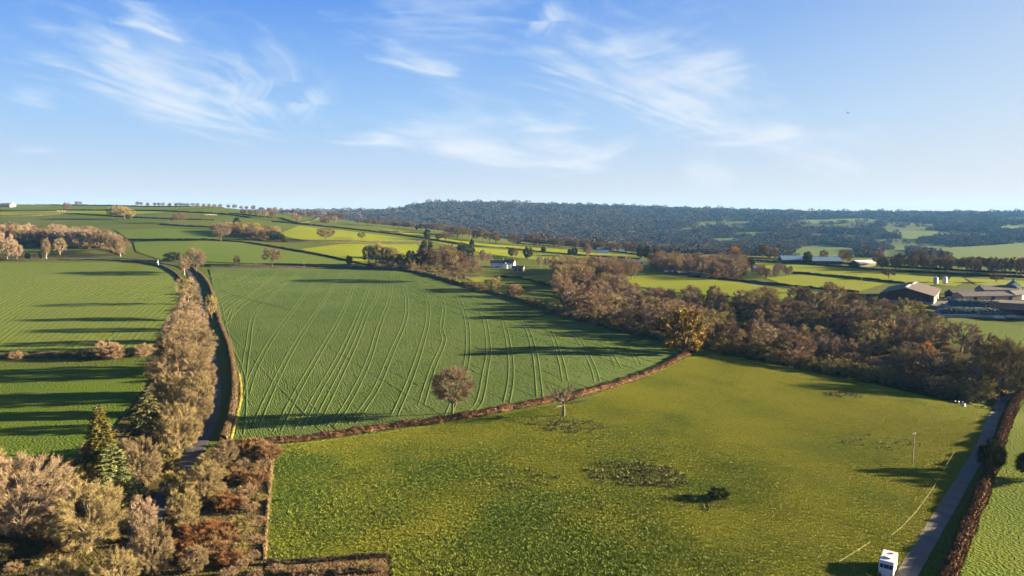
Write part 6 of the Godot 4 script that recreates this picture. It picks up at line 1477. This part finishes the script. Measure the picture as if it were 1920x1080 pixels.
func caravan() -> void:
	var at := site(Vector2(62.9, -108.6))
	var o := base("caravan", at, -0.62)
	# side outline from the front (towards +z) to the back
	var out := [Vector2(2.55, 0.5), Vector2(2.75, 1.0), Vector2(2.62, 1.55), Vector2(2.2, 2.3), Vector2(1.75, 2.52), Vector2(-2.2, 2.6), Vector2(-2.65, 2.45), Vector2(-2.75, 1.6), Vector2(-2.6, 0.5)]
	var mb := MB.new()
	var n := out.size()
	for k in n:
		var a: Vector2 = out[k]
		var b: Vector2 = out[(k + 1) % n]
		var m := Vector2(0, 1.5)
		var ai: Vector2 = a.lerp(m, 0.045)
		var bi: Vector2 = b.lerp(m, 0.045)
		mb.quad(Vector3(-1.03, a.y, a.x), Vector3(1.03, a.y, a.x), Vector3(1.03, b.y, b.x), Vector3(-1.03, b.y, b.x))
		for s in [-1.0, 1.0]:
			mb.quad(Vector3(s * 1.03, a.y, a.x), Vector3(s * 1.12, ai.y, ai.x), Vector3(s * 1.12, bi.y, bi.x), Vector3(s * 1.03, b.y, b.x))
			mb.tri(Vector3(s * 1.12, 1.5, 0), Vector3(s * 1.12, ai.y, ai.x), Vector3(s * 1.12, bi.y, bi.x))
	put(mb.mesh(), "body", M.caravan_white, o)
	var tilt := Basis(Vector3.RIGHT, -0.5)
	for w in [[-0.68, 0.5], [0.0, 0.74], [0.68, 0.5]]:
		var f := MB.new()
		f.box(Vector3.ZERO, Vector3(w[1], 0.62, 0.05))
		var r := put(f.mesh(), "front_window", M.dark_glass, o)
		r.transform = Transform3D(tilt, Vector3(w[0], 1.9, 2.45))
	for s in [-1.0, 1.0]:
		for z in [1.2, -1.3]:
			panel(o, "side_window", Vector3(s * 1.13, 1.75, z), PI / 2, Vector3(1.0, 0.6, 0.04), M.dark_glass)
		panel(o, "stripe", Vector3(s * 1.125, 1.15, 0), PI / 2, Vector3(4.8, 0.1, 0.02), M.van_grey)
		var wb := MB.new()
		wb.tube(Vector3(s * 0.9, 0.3, -0.2), Vector3(s * 1.1, 0.3, -0.2), 0.32, 0.32, 14)
		wb.tube(Vector3(s * 1.1, 0.3, -0.2), Vector3(s * 1.13, 0.3, -0.2), 0.32, 0.12, 14)
		put(wb.mesh(), "wheel", M.black_rubber, o)
	panel(o, "door", Vector3(1.14, 1.35, 0.0), PI / 2, Vector3(0.65, 1.6, 0.04), M.white_paint)
	var hatch := panel(o, "roof_hatch", Vector3(0, 2.64, 0.3), 0.0, Vector3(0.8, 0.14, 0.8), M.clear_sheet)
	panel(hatch, "hatch_lid", Vector3(0, 0.09, 0), 0.0, Vector3(0.7, 0.05, 0.7), M.white_paint)
	panel(o, "roof_vent", Vector3(0.4, 2.66, -1.6), 0.0, Vector3(0.35, 0.12, 0.35), M.clear_sheet)
	var d := MB.new()
	d.tube(Vector3(-0.7, 0.45, 2.4), Vector3(0, 0.45, 3.7), 0.05, 0.05, 5)
	d.tube(Vector3(0.7, 0.45, 2.4), Vector3(0, 0.45, 3.7), 0.05, 0.05, 5)
	put(d.mesh(), "drawbar", M.steel, o)
	panel(o, "gas_locker", Vector3(0, 0.75, 2.85), 0.0, Vector3(1.2, 0.5, 0.5), M.caravan_white)
	var j := MB.new()
	j.tube(Vector3(0, -0.1, 3.5), Vector3(0, 0.7, 3.5), 0.05, 0.05, 6)
	put(j.mesh(), "jockey_wheel", M.steel, o)
	tag(o, "white touring caravan parked at the bottom of the pasture by the lane", "caravan")
